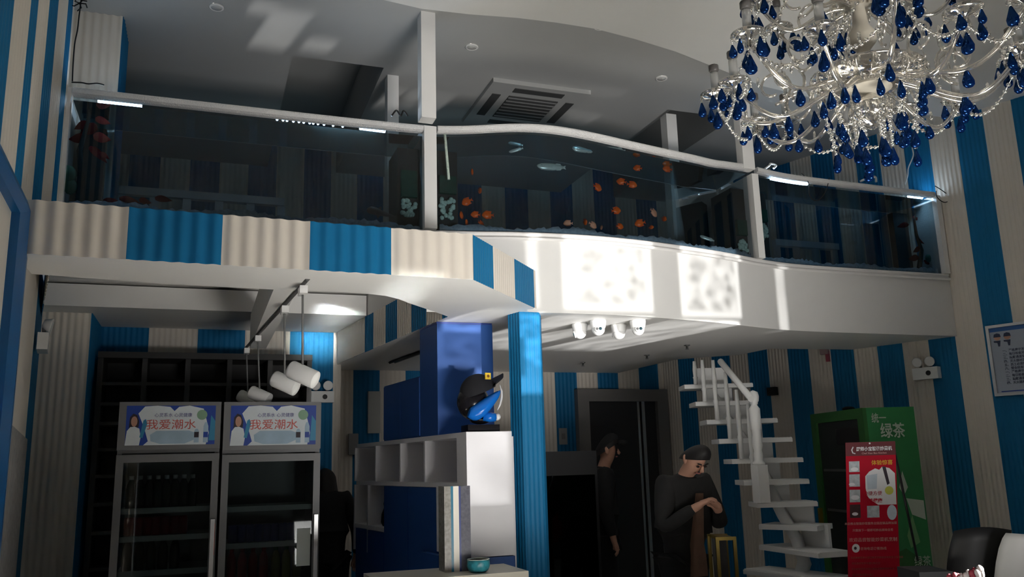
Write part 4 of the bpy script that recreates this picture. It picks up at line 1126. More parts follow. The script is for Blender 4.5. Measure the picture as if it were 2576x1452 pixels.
# plain figurine under a black cap on the cabinet top
t = thing('figurine', 'blue and black glossy figurine wearing the black cap on the white cabinet', 'figurine', ay(1205, 1082, 5.12))
G_ = lambda x, y, D=5.12: ay(x, y, D)
FBK = mat('gloss_black', (0.010, 0.009, 0.012), 0.18); FBL = mat('gloss_blue', (0.006, 0.15, 0.62), 0.2); FWH = mat('gloss_white', (.75, .75, .76), .25)
MB().ball(G_(1190, 1012), .112, 22, 14, 0, (.92, .8, 1.0)).build('back', FBK, t)
mb = MB(); rows = []
for i in range(9):
    tt = i / 8
    cpt = G_(1180 + 74 * tt, 1038 - 44 * tt + 10 * math.sin(3.1 * tt), 5.03)
    rr = .010 + .060 * math.sin(math.pi * (.10 + .78 * tt))
    rows.append([cpt + V((.35 * rr * math.sin(2 * math.pi * k / 12), rr * .8 * math.cos(2 * math.pi * k / 12), rr * math.sin(2 * math.pi * k / 12))) for k in range(12)])
mb.grid(rows, 0, True); mb.face(list(reversed(rows[0]))); mb.face(rows[-1]); mb.build('blue_bib', FBL, t)
cr = [G_(x, y, 5.06) for x, y in ((1257, 968), (1262, 985), (1262, 1000), (1258, 1018), (1251, 1032))]
MB().tube(cr, [.003, .007, .008, .007, .003], 8).build('white_rim', FWH, t)
MB().tube([G_(1216, 1048, 5.04), G_(1232, 1050, 5.03), G_(1246, 1050, 5.03)], [.028, .030, .026], 12).build('blue_arm', FBL, t)
MB().ball(G_(1251, 1049, 5.03), .022, 14, 9).build('white_hand', FWH, t)
MB().ball(G_(1208, 1056, 5.14), .07, 16, 10, 0, (1.0, .9, .42)).build('lap', FBK, t)
pb = G_(1208, 1083, 5.12)
MB().box(pb.x - .10, pb.x + .105, 5.05, 5.20, ztc + .001, ztc + .045).build('base', FBK, t)
t = thing('baseball_cap', 'black cap with a yellow badge worn by the blue figurine', 'cap', G_(1205, 985, 5.12))
CAPM = mat('black_cotton', (0.011, 0.011, 0.015), 0.85)
cc_ = G_(1203, 987, 5.11); ax_ = V((-.36, -.10, .93)).normalized()
qq = V((0, 0, 1)).rotation_difference(ax_)
rows = []
for i in range(9):
    th = math.pi / 2 * i / 8
    rows.append([cc_ + qq @ V((.118 * math.cos(th) * math.cos(2 * math.pi * k / 24), .105 * math.cos(th) * math.sin(2 * math.pi * k / 24), .115 * math.sin(th))) for k in range(24)])
MB().grid(rows, 0, True).build('crown', CAPM, t)
rows = []
for i in range(7):
    r_ = i / 6
    rows.append([cc_ + qq @ V(((.105 + .085 * r_ * math.cos(a_)) * math.cos(a_ * .8), (.100 + .03 * r_) * math.sin(a_ * .8), .004 + .035 * r_ - .02 * abs(a_) * r_)) for a_ in [(-1 + 2 * k / 12) * 1.1 for k in range(13)]])
up_ = [[p + V((0, 0, .016)) for p in r] for r in rows]
mb = MB(); mb.grid(rows); mb.grid(up_); mb.grid([rows[-1], up_[-1]]); mb.build('brim', CAPM, t)
bd = G_(1219, 942, 5.0) + V((0, .0, 0))
bdir = (EYE - cc_).normalized() + V((.1, 0, .35)); bdir.normalize()
bc = cc_ + V((.030, -.085, .088)); 
FBg = frame((bc.x, bc.y - .022, bc.z), (.95, .25))
bg = MB().fbox(FBg, -.020, .020, -.018, .022, -.004, .004).build('badge', mat('badge_yellow', (.62, .42, .04), .4), t)
mb = MB(); disc(mb, FBg, 0, .002, .010, .009, .0055); mb.build('badge_mark', mat('badge_brown', (.16, .06, .01), .5), bg)

# acrylic water column, counter and mosaic vase
CT = ay(1100, 1441, 4.6).z
t = thing('bar_counter', 'pale bar counter edge at the bottom under the acrylic column', 'counter', (1.45, 4.55, 0))
MB().box(0.86, 1.66, 4.40, 4.80, CT - .04, CT).build('top', mat('counter_top', (.50, .47, .40), .4), t)
MB().box(0.92, 1.60, 4.46, 4.76, 0, CT - .04).build('base', mat('counter_base', (.10, .12, .2), .5), t)
zc1 = ay(1150, 1223, 4.6).z
cols = [(1118, 1135, mat('speckled_acrylic', (.30, .29, .27), .15, noise=.6, nscale=60)), (1135, 1141, mat('teal_strip', (.02, .18, .30), .2)), (1141, 1155, mat('cream_strip', (.78, .74, .66), .3)), (1155, 1160, mat('navy_strip', (.03, .05, .2), .2)), (1160, 1184, mat('smoky_acrylic', (.13, .13, .16), .12, noise=.5, nscale=70))]
t = thing('acrylic_column', 'tall speckled acrylic column with a cream core standing on the counter', 'column', (ay(1150, 1300, 4.6).x, 4.6, CT))
for x0, x1, m in cols:
    a, b = ay(x0, 1330, 4.58).x, ay(x1, 1330, 4.58).x
    MB().box(a, b, 4.58, 4.70, CT, zc1).build('strip', m, t)
VS = mat('mosaic_teal', (0.03, 0.22, 0.28), 0.3, noise=0.9, nscale=45)
p = ay(1204, 1450, 4.5); zv = ay(1204, 1408, 4.5).z; r = (ay(1232, 1420, 4.5).x - ay(1176, 1420, 4.5).x) / 2
t = thing('mosaic_vase', 'small turquoise mosaic vase on the counter in front of the blue base', 'vase', (p.x, 4.5, CT))
MB().lathe([(r * .6, CT - 0), (r * .85, CT + .01), (r, (CT + zv) / 2), (r * .97, zv - .01), (r * .95, zv), (r * .85, zv), (r * .8, zv - .03), (0, zv - .03)], (p.x, 4.5, 0), 24).build('body', VS, t)
MB().lathe([(r * .95, zv), (r * .99, zv + .004), (r * .86, zv + .004), (r * .85, zv)], (p.x, 4.5, 0), 24).build('rim', mat('pale_rim', (.45, .5, .46), .4), t)
# ================================================================== white staircase
STW = mat('stair_white', (0.70, 0.70, 0.69), 0.4)
TR = [((1721, 968), (1893, 964), 7.0), ((1749, 1011), (1905, 1008), 6.82), ((1777, 1057), (1955, 1054), 6.64), ((1808, 1106), (1992, 1101), 6.46), ((1840, 1156), (2019, 1151), 6.28),
      ((1870, 1209), (2034, 1203), 6.12), ((1905, 1265), (2055, 1258), 6.0), ((1910, 1319), (2057, 1323), 5.9), ((1912, 1370), (2062, 1391), 5.75), ((1872, 1431), (2080, 1456), 5.6)]
lev = []
for l, r, d in TR:
    z = ad(*l, d).z; lev.append(z)
for i, (l, r, d) in enumerate(TR):            # even risers, starting from the measured heights
    lev[i] = lev[0] + (lev[6] - lev[0]) * i / 6 if i <= 6 else lev[6] - (lev[0] - lev[6]) / 6 * (i - 6)
t = thing('staircase', 'white open-tread staircase with turned newel post climbing to the mezzanine', 'staircase', (4.0, 5.4, 0))
tp = []
for i, (l, r, d) in enumerate(TR):
    z = lev[i]
    L_ = ad(*l, d)
    if i < 7: R_e = ad(*r, d)
    else: R_e = az(*r, z); 
    if i >= 7: L_ = az(*l, z)
    if i >= 7 and (R_e - EYE).length < 3.5: R_e = ad(*r, d)
    L_ = V((L_.x, L_.y, z)); R_e = V((R_e.x, R_e.y, z)); u = (R_e - L_); w = u.length; u.normalize(); n = V((u.y, -u.x, 0))
    F = frame(L_, u); tp.append((L_, R_e, n))
    mb = MB(); mb.fbox(F, 0, w, -.035, 0, -.25, 0); mb.fbox(F, 0, w, -.035, -.006, 0.0, .012); mb.build('tread', STW, t)
    if i < 9:
        MB().fbox(F, w * .28, w * .72, .0, .155, -.245, -.225).build('riser', STW, t)
pts = [L + (R_ - L) * .5 - n * .12 + V((0, 0, -.10)) for (L, R_, n) in tp]
pts.append(V((pts[-1].x + .02, pts[-1].y - .05, 0.02)))
MB().tube(pts, .05, 4).build('stringer', STW, t)
MB().tube([V((pts[-2].x, pts[-2].y + .05, 0)), pts[-2]], .05, 4).build('support_post', STW, t)
for (bx0, by0), (bx1, by1), d in (((1746, 908), (1750, 963), 7.0), ((1768, 904), (1773, 1006), 6.82), ((1793, 903), (1804, 1052), 6.64), ((1818, 933), (1837, 1101), 6.46), ((1851, 978), (1866, 1151), 6.28), ((1885, 1012), (1897, 1204), 6.12)):
    a, b = ad(bx1, by1, d), ad(bx0, by0, d); a.z = min(lev, key=lambda q: abs(q - a.z)) - .001; b.x, b.y = a.x, a.y; b.z = min(b.z, SOF - .004)
    H_ = b.z - a.z
    MB().lathe([(.017, 0), (.017, .25 * H_), (.022, .30 * H_), (.015, .34 * H_), (.019, .6 * H_), (.013, H_)], a, 10).build('baluster', STW, t)
ra, rb = ad(1812, 909, 6.62), ad(1890, 1004, 6.06)
ra.z = min(ra.z, SOF - .03)
MB().tube([ra, rb], .024, 8).build('handrail', STW, t)
nb = ad(1917, 1262, 5.98); nz = lev[6]; ntp = ad(1900, 977, 5.98).z; nh = ntp - nz
mb = MB()
mb.box(nb.x - .042, nb.x + .042, nb.y - .042, nb.y + .042, nz, nz + nh * .33)
MB_ = mb.build('newel_block', STW, t)
MB().lathe([(.042, .33 * nh), (.044, .35 * nh), (.030, .37 * nh), (.034, .42 * nh), (.028, .46 * nh), (.038, .50 * nh), (.030, .60 * nh), (.034, .64 * nh), (.04, .65 * nh), (.04, .83 * nh), (.028, .85 * nh), (.020, .87 * nh), (.036, .90 * nh), (.040, .94 * nh), (.034, .98 * nh), (.0, nh)], (nb.x, nb.y, nz), 16).build('newel_post', STW, t)

# ================================================================== green tea fridge
GRN = mat('tea_green', (0.035, 0.22, 0.07), 0.4, noise=0.15, nscale=4); GRD = mat('tea_dark_green', (0.03, 0.13, 0.03), 0.45); GRL = mat('leaf_green', (0.16, 0.34, 0.14), 0.5); PAL = mat('pale_green_white', (0.50, 0.56, 0.46), 0.5)
zt = 1.90
Cn, Lf, Rt = az(2178, 1026, zt), az(2046, 1043, zt), az(2298, 1023, zt)
Cn.z = Lf.z = Rt.z = 0
FL_ = frame(Lf, Cn - Lf); FR2 = frame(Cn, Rt - Cn)
wl, wr = (Cn - Lf).length, (Rt - Cn).length
BK = Lf + (Rt - Cn)
t = thing('green_fridge', 'green tea drinks fridge with white characters beside the red banner', 'fridge', (Cn + BK) / 2)
mb = MB()
mb.hexa([Lf, Cn, Rt, BK] + [p + V((0, 0, zt)) for p in (Lf, Cn, Rt, BK)])
cab = mb.build('cabinet', GRN, t)
mb = MB(); mb.fbox(FL_, 0, .09, .0, zt, 0, .03).fbox(FL_, wl - .09, wl, 0, zt, 0, .03).fbox(FL_, .09, wl - .09, zt - .08, zt, 0, .03).fbox(FL_, .09, wl - .09, .25, .36, 0, .03)
d = mb.build('door', GRD, t)
MB().fbox(FL_, .09, wl - .09, .36, zt - .08, .004, .012).build('door_glass', mat('dark_glass', (.035, .04, .04), .12), d)
MB().fbox(FL_, .03, .06, .95, 1.12, .03, .06).build('brass_handle', mat('brass', (.45, .33, .06), .35, .8), d)
for z in (.75, 1.1, 1.42): MB().fbox(FL_, .12, wl - .12, z, z + .02, .012, .016).build('shelf_edge', mat('dim_grey', (.07, .07, .07), .6), d)
MB().fbox(FL_, wl * .45, wl - .12, 1.63, 1.76, .012, .015).build('inner_label', BLACK, d)
mb = MB(); poly(mb, FR2, [(wr * .62, 1.22), (wr * .97, 1.20), (wr * .97, 1.06), (wr * .70, 1.10)], .003); mb.build('cup', PAL, cab)
mb = MB(); poly(mb, FR2, [(wr * .55, .95), (wr * .70, 1.10), (wr * .80, .90), (wr * .60, .86)], .0035); mb.build('pale_leaf', GRL, cab)
mb = MB(); poly(mb, FR2, [(wr * .50, 1.3), (wr * .60, 1.42), (wr * .68, 1.30), (wr * .58, 1.24)], .003); mb.build('pale_leaf', PAL, cab)
mb = MB(); poly(mb, FR2, [(0, 0), (wr * .98, 0), (wr * .98, .72), (wr * .5, .86), (0, .78)], .002); mb.build('dark_field', GRD, cab)
lettering('lettering', '统一', FR2, wr * .24, zt - .085, .078, PAL, t, .004, squash=.75, bold=.001)
lettering('lettering', '绿茶', FR2, wr * .50, zt - .185, .118, PAL, t, .004, squash=.82, bold=.002)
lettering('lettering', '绿茶', FR2, wr * .80, .76, .08, PAL, t, .004, squash=.8)
p = Cn + (Lf - Cn) * .55 + (Rt - Cn) * .3
tag(MB().ball(p + V((0, 0, zt + .02)), .05, 10, 6, 0, (1.2, .8, .4)).build('dark_bundle', BLACKCLOTH), 'small dark bundle lying on top of the green fridge', 'bundle')

# ================================================================== red banner on an X stand
bt0, bt1 = ad(2127, 1114, 5.00), ad(2252, 1110, 4.97)
bb0, bb1 = ad(2135, 1520, 4.75), ad(2266, 1520, 4.72)
class BF: pass
bu = (bt1 - bt0).normalized(); bvv = (bt0 - bb0); BH = bvv.length; bvv.normalize(); bn = bu.cross(bvv).normalized()
if bn.dot(EYE - bt0) < 0: bn = -bn
BW = (bt1 - bt0).length
def FBn(a, h, b=0.0): return bb0 + bu * a + bvv * h + bn * b
FBn.u = bu; FBn.n = bn; FBn.v = bvv
t = thing('banner_stand', 'tall red advertising banner on a black stand in front of the green fridge', 'banner', (bb0 + bb1) / 2 + V((0, .1, -bb0.z)))
RED = mat('banner_red', (0.40, 0.008, 0.024), 0.6, spec=.1, noise=.05); MAR = mat('banner_maroon', (0.10, 0.010, 0.015), 0.45); BWH = mat('banner_white', (.66, .66, .68), .5); BYE = mat('banner_yellow', (.62, .30, .02), .5); BPK = mat('banner_pink', (.55, .30, .28), .5)
BGR = mat('banner_grey', (.40, .44, .47), .5, noise=.5, nscale=40); BDK = mat('banner_dark', (.05, .02, .02), .5, noise=.5, nscale=40); BBE = mat('banner_pale_blue', (.45, .52, .60), .5, noise=.15, nscale=20)
sh = MB().fbox(FBn, 0, BW, 0, BH, -.003, 0).build('sheet', RED, t)
U = lambda u, y: (u * BW, BH * (1520 - y) / (1520 - 1112.0))     # u across, y measured down the sheet
def pan(u0, u1, y0, y1, m, nm, b=.0008):
    mb = MB(); poly(mb, FBn, [U(u0, y1), U(u1, y1), U(u1, y0), U(u0, y0)], b); return mb.build(nm, m, sh)
pan(0, 1, 1112, 1148, MAR, 'header_band')
for (y0, y1, m) in ((1162, 1190, BGR), (1196, 1228, BGR), (1236, 1268, BGR), (1274, 1308, BDK)): pan(.06, .27, y0, y1, m, 'food_photo')
for (u, y, r) in ((.17, 1183, .075), (.11, 1222, .06), (.17, 1256, .085), (.16, 1298, .06)):
    mb = MB(); disc(mb, FBn, *U(u, y), r * BW, r * BW * .55, .0014); mb.build('plate', BWH, sh)
pan(.40, .64, 1278, 1308, BGR, 'food_photo')
mb = MB(); poly(mb, FBn, [U(*q) for q in ((.38, 1232), (.38, 1202), (.46, 1190), (.58, 1182), (.66, 1186), (.72, 1178), (.86, 1182), (.97, 1196), (.98, 1276), (.62, 1276), (.46, 1262), (.40, 1250))], .0010); mb.build('white_swirl', BWH, sh)
mb = MB(); poly(mb, FBn, [U(*q) for q in ((.40, 1200), (.62, 1196), (.60, 1235), (.42, 1236))], .0013); mb.build('blue_glass', BBE, sh)
mb = MB(); poly(mb, FBn, [U(*q) for q in ((.72, 1178), (.79, 1178), (.86, 1222), (.81, 1226))], .0016); mb.build('black_pen', SGK, sh)
mb = MB(); disc(mb, FBn, *U(.845, 1240), .085 * BW, .085 * BW, .0016); mb.build('yellow_seal', mat('seal_yellow', (.50, .50, .08), .5), sh)
mb = MB(); disc(mb, FBn, *U(.885, 1296), .095 * BW, .15 * BW, .0016); mb.build('pale_capsule', BBE, sh)
mb = MB(); disc(mb, FBn, *U(.16, 1384), .075 * BW, .085 * BW, .0016); mb.build('emblem', BWH, sh)
mb = MB(); disc(mb, FBn, *U(.15, 1384), .028 * BW, .03 * BW, .002); mb.build('emblem_mark', SGK, sh)
mb = MB(); disc(mb, FBn, *U(.485, 1116), .018 * BW, .018 * BW, .002); mb.build('eyelet', BWH, sh)
zz_ = [U(.15, 1124), U(.12, 1132), U(.14, 1140), U(.19, 1142)]
MB().tube([FBn(a, h, .002) for a, h in zz_], .0035, 6).build('flame_logo', BWH, sh)
def bl(txt, u, y, sz, m, sq=1.0, bold=0.0): lettering('lettering', txt, FBn, *U(u, y), sz, m, t, .0022, squash=sq, bold=bold)
bl('厨师小宝智能炒菜机', .57, 1131, .026, BWH, .86, .0006)
bl('Chef Xiao Bao Kitchen', .57, 1142, .015, BPK)
bl('体验惊喜', .72, 1168, .030, BYE, 1.0, .0005)
bl('快捷方便', .52, 1247, .026, RED); bl('营养健康', .52, 1266, .026, RED, 1.0, .0005)
for y, m, txt, sz, u in ((1323, BPK, '本店推出智能炒菜服务全国连锁品牌加盟', .016, .46), (1340, BPK, '只需按下一键即可炒出美味佳肴', .016, .50), (1364, BPK, '欢迎品尝智能炒菜机烹制', .024, .50), (1386, BPK, '咨询电话订餐热线', .018, .50)):
    bl(txt, u, y, sz, m)
for k, n_ in enumerate((22, 12, 18, 9, 20)): bl('菜品新鲜营养丰富口味正宗健康美味安全卫生欢迎光临本店'[:n_], .10 + .021 * n_, 1408 + k * 14, .013, mat('banner_dull', (.36, .06, .05), .5))
pole = mat('black_pole', (.012, .012, .012), .35)
top_ = FBn(BW * .5, BH - .01, -.05)
MB().tube([FBn(BW * .06, BH - .02, -.01), V((FBn(BW * 1.25, 0, -.25).x, FBn(BW * 1.25, 0, -.25).y, .02))], .008, 8).build('pole', pole, t)
MB().tube([FBn(BW * .97, BH - .02, -.01), FBn(BW * 1.42, BH * .25, -.06)], .007, 8).build('pole', pole, t)
MB().tube([FBn(BW * .5, BH * .5, -.02), V((FBn(-.1, 0, -.25).x, FBn(0, 0, -.25).y, .02))], .008, 8).build('pole', pole, t)
MB().tube([FBn(BW * .05, .01, -.01), V((bb0.x, bb0.y + .02, .02))], .008, 8).build('pole', pole, t)

# ================================================================== framed notice on the right wall
a0, h1 = rwa(2482, 822); _, h0 = rwa(2505, 998)
t = thing('framed_notice', 'pale framed notice with two cartoon heads and rows of text on the right wall', 'notice', FRW(a0 + .4, h0, .02))
wN = .95
ALU = mat('aluminium_frame', (.55, .55, .54), .3, .6)
mb = MB()
for (b0, b1, g0, g1) in ((a0, a0 + wN, h1 - .022, h1), (a0, a0 + wN, h0, h0 + .022), (a0, a0 + .022, h0 + .022, h1 - .022), (a0 + wN - .022, a0 + wN, h0 + .022, h1 - .022)): mb.fbox(FRW, b0, b1, g0, g1, .012, .036)
mb.build('frame', ALU, t)
HN = h1 - h0
sh = MB().fbox(FRW, a0 + .02, a0 + wN - .02, h0 + .02, h1 - .02, .012, .02).build('sheet', mat('notice_paper', (.42, .47, .56), .5), t)
MB().fbox(FRW, a0 + .022, a0 + wN - .022, h1 - .055, h1 - .022, .02, .0206).build('blue_header', mat('notice_blue', (.04, .14, .40), .5), sh)
MB().fbox(FRW, a0 + .05, a0 + wN - .03, h0 + .030, h0 + .038, .02, .0206).build('navy_rule', SGB, sh)
NV = mat('notice_navy', (.04, .05, .10), .6)
for k in (0, 1):
    x = a0 + .075 + k * .075
    mb = MB(); disc(mb, FRW, x, h1 - .10, .026, .026, .0208); mb.build('cartoon_face', SKIN, sh)
    mb = MB(); poly(mb, FRW, [(x - .028, h1 - .10), (x + .028, h1 - .10), (x + .022, h1 - .075), (x, h1 - .068), (x - .022, h1 - .075)], .0212); mb.build('cartoon_cap', NV, sh)
    mb = MB(); poly(mb, FRW, [(x - .03, h1 - .128), (x + .022, h1 - .128), (x + .014, h1 - .175), (x, h1 - .175), (x - .004, h1 - .145), (x - .03, h1 - .14)], .0208); mb.build('cartoon_uniform', NV, sh)
lettering('lettering', '消防安全', FRW, a0 + .42, h1 - .10, .075, mat('notice_faded_red', (.38, .26, .36), .6), t, .0215)
TX = ['一、严格遵守消防安全管理规定落实防火责任', '二、每日检查用电设备和燃气管道发现问题', '三、疏散通道安全出口保持畅通严禁堆放', '四、灭火器材定期检查维护保持完好有效', '五、员工必须掌握消防知识会使用灭火器', '六、营业结束后切断电源关闭燃气阀门']
y = h1 - .215; k = 0
while y > h0 + .07:
    s_ = TX[k % 6]; lettering('lettering', s_ if k % 3 else s_[:14], FRW, a0 + .10, y, .024, NV, t, .0212, 'LEFT', .95, .0004); y -= .0285; k += 1

# ================================================================== octagonal blue frame on the left wall
XF = -.80
po = ax(83, 528, XF + .05)
c_o, c_i = po.y, ax(46, 534, XF + .05).y
z_d = ax(0, 352, XF + .05).z; y_d = ax(0, 352, XF + .05).y
sl_ = (z_d - po.z) / (po.y - y_d)
FO = frame((XF, 0, 0), (0, 1)); FO = frame((XF, 0, 0), (0, 1))
wv = c_o - c_i
t = thing('octagonal_frame', 'big octagonal blue frame round a pale lavender panel on the left wall', 'frame', (XF, c_o - .9, .3))
def octa(off):
    r = 1.05 - off; c = c_o - 1.05; zt_ = po.z - off * .35; 
    cut = .78 - off * .35
    zb_ = .35 + off * .35
    return [(c + r, zt_), (c + r - cut, zt_ + cut * sl_), (c - r + cut, zt_ + cut * sl_), (c - r, zt_), (c - r, zb_ + .45), (c - r + .4, zb_), (c + r - .4, zb_), (c + r, zb_ + .45)]
wvv = max(.08, wv * .78)
o_, i_, m_ = octa(0), octa(wvv), octa(wvv * .5)
P3 = lambda q, dx: [(XF + dx, a, b) for a, b in q]
BF_ = mat('frame_blue', (0.012, 0.11, 0.30), 0.35, noise=.1)
mb = MB(); mb.grid([P3(o_, .0), P3(o_, .045), P3(m_, .062), P3(i_, .045), P3(i_, .0)], 0, True, False); mb.build('moulding', BF_, t)
mb = MB(); mb.face(P3(octa(wvv - .005), .012)); mb.build('mount', CREAM, t)
pc, pz = ax(26, 720, XF + .02), 0
mb = MB(); cyy = c_o - 1.05; rr = ax(27, 720, XF + .02).y - cyy
mb.face([(XF + .02, cyy + rr * math.cos(2 * math.pi * k / 48), 1.45 + 1.02 * rr * 1.05 * math.sin(2 * math.pi * k / 48)) for k in range(48)]); mb.build('lavender_panel', mat('lavender', (.46, .46, .72), .25), t)

# ================================================================== armchair and flowers at the lower right
t = thing('armchair', 'black and white high-backed chair at the lower right corner', 'chair', ad(2500, 1700, 3.9) * 1.0)
cw = lambda x, y, d=3.9: ad(x, y, d)
BLL = mat('black_leather', (.010, .010, .011), .55); WHL = mat('white_leather', (.50, .50, .49), .4)
rowsL = [(2399, 1336), (2392, 1362), (2386, 1388), (2382, 1420), (2378, 1480), (2376, 1560)]
rowsR = [(2545, 1334), (2543, 1362), (2541, 1388), (2540, 1420), (2538, 1480), (2536, 1560)]
f_, b_ = [], []
for (l, r) in zip(rowsL, rowsR):
    fr, bk_ = [], []
    for k in range(9):
        u = k / 8; x = l[0] + (r[0] - l[0]) * u; y = l[1] + (r[1] - l[1]) * u - (9 * math.sin(math.pi * u) if l is rowsL[0] else 0)
        fr.append(cw(x, y, 3.9 - .05 * math.sin(math.pi * u))); bk_.append(cw(x, y, 4.02 + .02 * math.sin(math.pi * u)))
    f_.append(fr); b_.append(bk_)
mb = MB(); mb.grid([f + list(reversed(b)) for f, b in zip(f_, b_)], 0, True, True); mb.face(f_[0] + list(reversed(b_[0]))); mb.face(f_[-1] + list(reversed(b_[-1]))); mb.build('black_back', BLL, t)
lw = [(2530, 1341), (2521, 1355), (2512, 1380), (2505, 1415), (2500, 1460), (2497, 1540)]
f_, b_ = [], []
for l in lw:
    f_.append([cw(l[0] + (2700 - l[0]) * k / 8, l[1] + 12 * (k / 8) * 1.0, 3.80 - .06 * math.sin(math.pi * min(1, .1 + k / 8))) for k in range(9)])
    b_.append([cw(l[0] + (2700 - l[0]) * k / 8, l[1] + 12 * (k / 8), 3.92) for k in range(9)])
mb = MB(); mb.grid([f + list(reversed(b)) for f, b in zip(f_, b_)], 0, True, True); mb.face(f_[0] + list(reversed(b_[0]))); mb.face(f_[-1] + list(reversed(b_[-1]))); mb.build('white_pad', WHL, t)
p0, p1 = cw(2312, 1440, 3.75), cw(2386, 1440, 3.75)
F = frame((p0.x, p0.y, 0), (p1 - p0))
MB().fbox(F, 0, (p1 - p0).length + .02, .40, p0.z, -.22, 0.0).build('arm', BLL, t)
q0, q1 = cw(2376, 1560, 3.9), cw(2700, 1560, 3.9)
F = frame((q0.x, q0.y, 0), (q1 - q0)); MB().fbox(F, 0, (q1 - q0).length, .10, q0.z + .0, -.10, .45).build('seat', BLL, t)
for a in (.04, (q1 - q0).length - .06):
    for b in (-.06, .40): MB().tube([F(a, 0, b), F(a, .10, b)], .02, 8).build('leg', STEEL, t)
t = thing('flower_bunch', 'red and white flowers poking up in front of the black chair', 'flowers', cw(2430, 1500, 3.3))
FR = mat('flower_red', (.16, .010, .02), .7); FW = mat('flower_white', (.34, .30, .29), .7)
random.seed(5)
for (x, y, m) in ((2402, 1447, FR), (2415, 1450, FW), (2432, 1441, FW), (2446, 1436, FR), (2460, 1430, FW), (2452, 1446, FR), (2463, 1444, FW), (2385, 1452, FR), (2425, 1455, FR)):
    c = cw(x, y + 8, 3.3); mb = MB()
    for k in range(5):
        a_ = 2 * math.pi * k / 5 + random.random(); d_ = V((math.cos(a_), -.5, math.sin(a_) * .8)).normalized() * .022
        mb.ball(c + d_ * .6, .014, 8, 5, 0, (1, .6, 1))
    mb.ball(c, .012, 8, 6); mb.build('blossom', m, t)
    MB().tube([c, cw(2430, 1560, 3.3)], .003, 5).build('stem', GRD, t)
p = cw(2430, 1560, 3.3)
MB().lathe([(.05, p.z - .12), (.07, p.z + .02), (.062, p.z + .02)], (p.x, p.y, 0), 16).build('pot', BLACK, t)
tag(MB().box(p.x - .25, p.x + .25, p.y - .2, p.y + .2, 0, p.z - .12).build('side_table', BLL), 'low black side table carrying the flowers', 'table')
# unseen white table, added to bounce sun up onto the canopy
t = thing('white_table', 'square white table in the sunlit middle of the hall', 'table', (1.75, 3.20, 0))
TBW = mat('table_white', (.86, .84, .80), .35)
MB().box(1.0, 2.50, 2.55, 3.85, .74, .78).build('top', TBW, t)
for x in (1.1, 2.4):
    for y in (2.65, 3.75): MB().tube([(x, y, 0), (x, y, .74)], .025, 8).build('leg', STEEL, t)

# ================================================================== back room: black aquarium cabinet, stand, switches
p0, p1 = ay(1366, 1137, 6.3), ay(1500, 1137, 6.3); zt = p0.z
F = frame((p0.x, 6.3, 0), (1, 0)); w = p1.x - p0.x
t = thing('black_aquarium', 'tall black framed aquarium cabinet with green-tinted glass beside the blue column', 'aquarium', F(w / 2, 0, -.3))
zh = ay(1400, 1197, 6.3).z
MB().fbox(F, 0, w, zh, zt, -.55, 0).build('hood', BLACK, t)
MB().fbox(F, 0, w, 0, .45, -.55, 0).build('base', BLACK, t)
mb = MB()
for (a0, a1) in ((0, .02), (w - .02, w)): MB().fbox(F, a0, a1, .45, zh, -.55, 0).build('side_frame', BLACK, t)
MB().fbox(F, .02, w - .02, .45, zh, -.012, -.004).build('glass', glassmat('green_glass', (.25, .36, .32), .01), t)
MB().fbox(F, .02, w - .02, .45, zh, -.55, -.53).build('back_glass', mat('dark_green_glass', (.010, .022, .018), .3), t)
for k, (x, y) in enumerate(((1480, 1340), (1450, 1380), (1440, 1420))):
    a = ay(x, y, 6.5); MB().box(a.x - .10, a.x + .06, 6.48, 6.52, a.z - .008, a.z + .008).build('inner_ledge', mat('pale_ledge', (.12, .13, .13), .5), t)
def switch(label, x, y, D):
    p = ay(x, y, D); t = thing('wall_switch', label, 'switch', p)
    MB().box(p.x - .045, p.x + .045, D - .012, D, p.z - .085, p.z + .085).build('plate', mat('switch_plate', (.30, .31, .31), .4), t)
    MB().box(p.x - .02, p.x + .02, D - .018, D - .012, p.z - .03, p.z + .03).build('rocker', GREYM, t)
switch('grey switch plate on the blue stripe left of the dark door', 1416, 1098, 8.385)
p = ay(886, 1118, 8.385)
tag(MB().box(p.x - .04, p.x + .05, 8.33, 8.385, p.z - .10, p.z + .10).build('control_box', GREYM), 'small grey control box on the back wall left of the white cabinet', 'box')
wp0, wp1 = ay(926, 985, 8.36), ay(956, 1090, 8.36)
tag(MB().box(wp0.x, wp1.x, 8.345, 8.385, wp1.z, wp0.z).build('meter_box', mat('meter_grey', (.45, .46, .44), .5)), 'upright pale meter box on the blue stripe left of the blue cabinets', 'box')
tl0, tl1 = ay(1000, 940, 8.36), ay(958, 958, 8.36)
# brass framed stand by the standing person
a, b = ad(1800, 1352, 5.2), ad(1852, 1352, 5.2)
F = frame((a.x, a.y, 0), (b - a)); w = (b - a).length
t = thing('display_stand', 'small brass-edged stand at the feet of the person by the stairs', 'stand', F(w / 2, 0, -.12))
BRS = mat('dull_brass', (.16, .11, .02), .4, .6)
mb = MB(); 
for a0 in (0, w - .02): mb.fbox(F, a0, a0 + .02, 0, a.z, -.02, 0).fbox(F, a0, a0 + .02, 0, a.z, -.24, -.22)
mb.fbox(F, .02, w - .02, a.z - .02, a.z, -.24, 0); mb.build('frame', BRS, t)
MB().fbox(F, .02, w - .02, .1, a.z - .02, -.20, -.18).build('panel', mat('dark_panel', (.03, .03, .03), .5), t)
MB().ball(F(w * .5, a.z * .62, -.10), .05, 10, 7, 0, (1.3, .8, .6)).build('pink_parcel', mat('dull_mauve', (.18, .11, .13), .6), t)
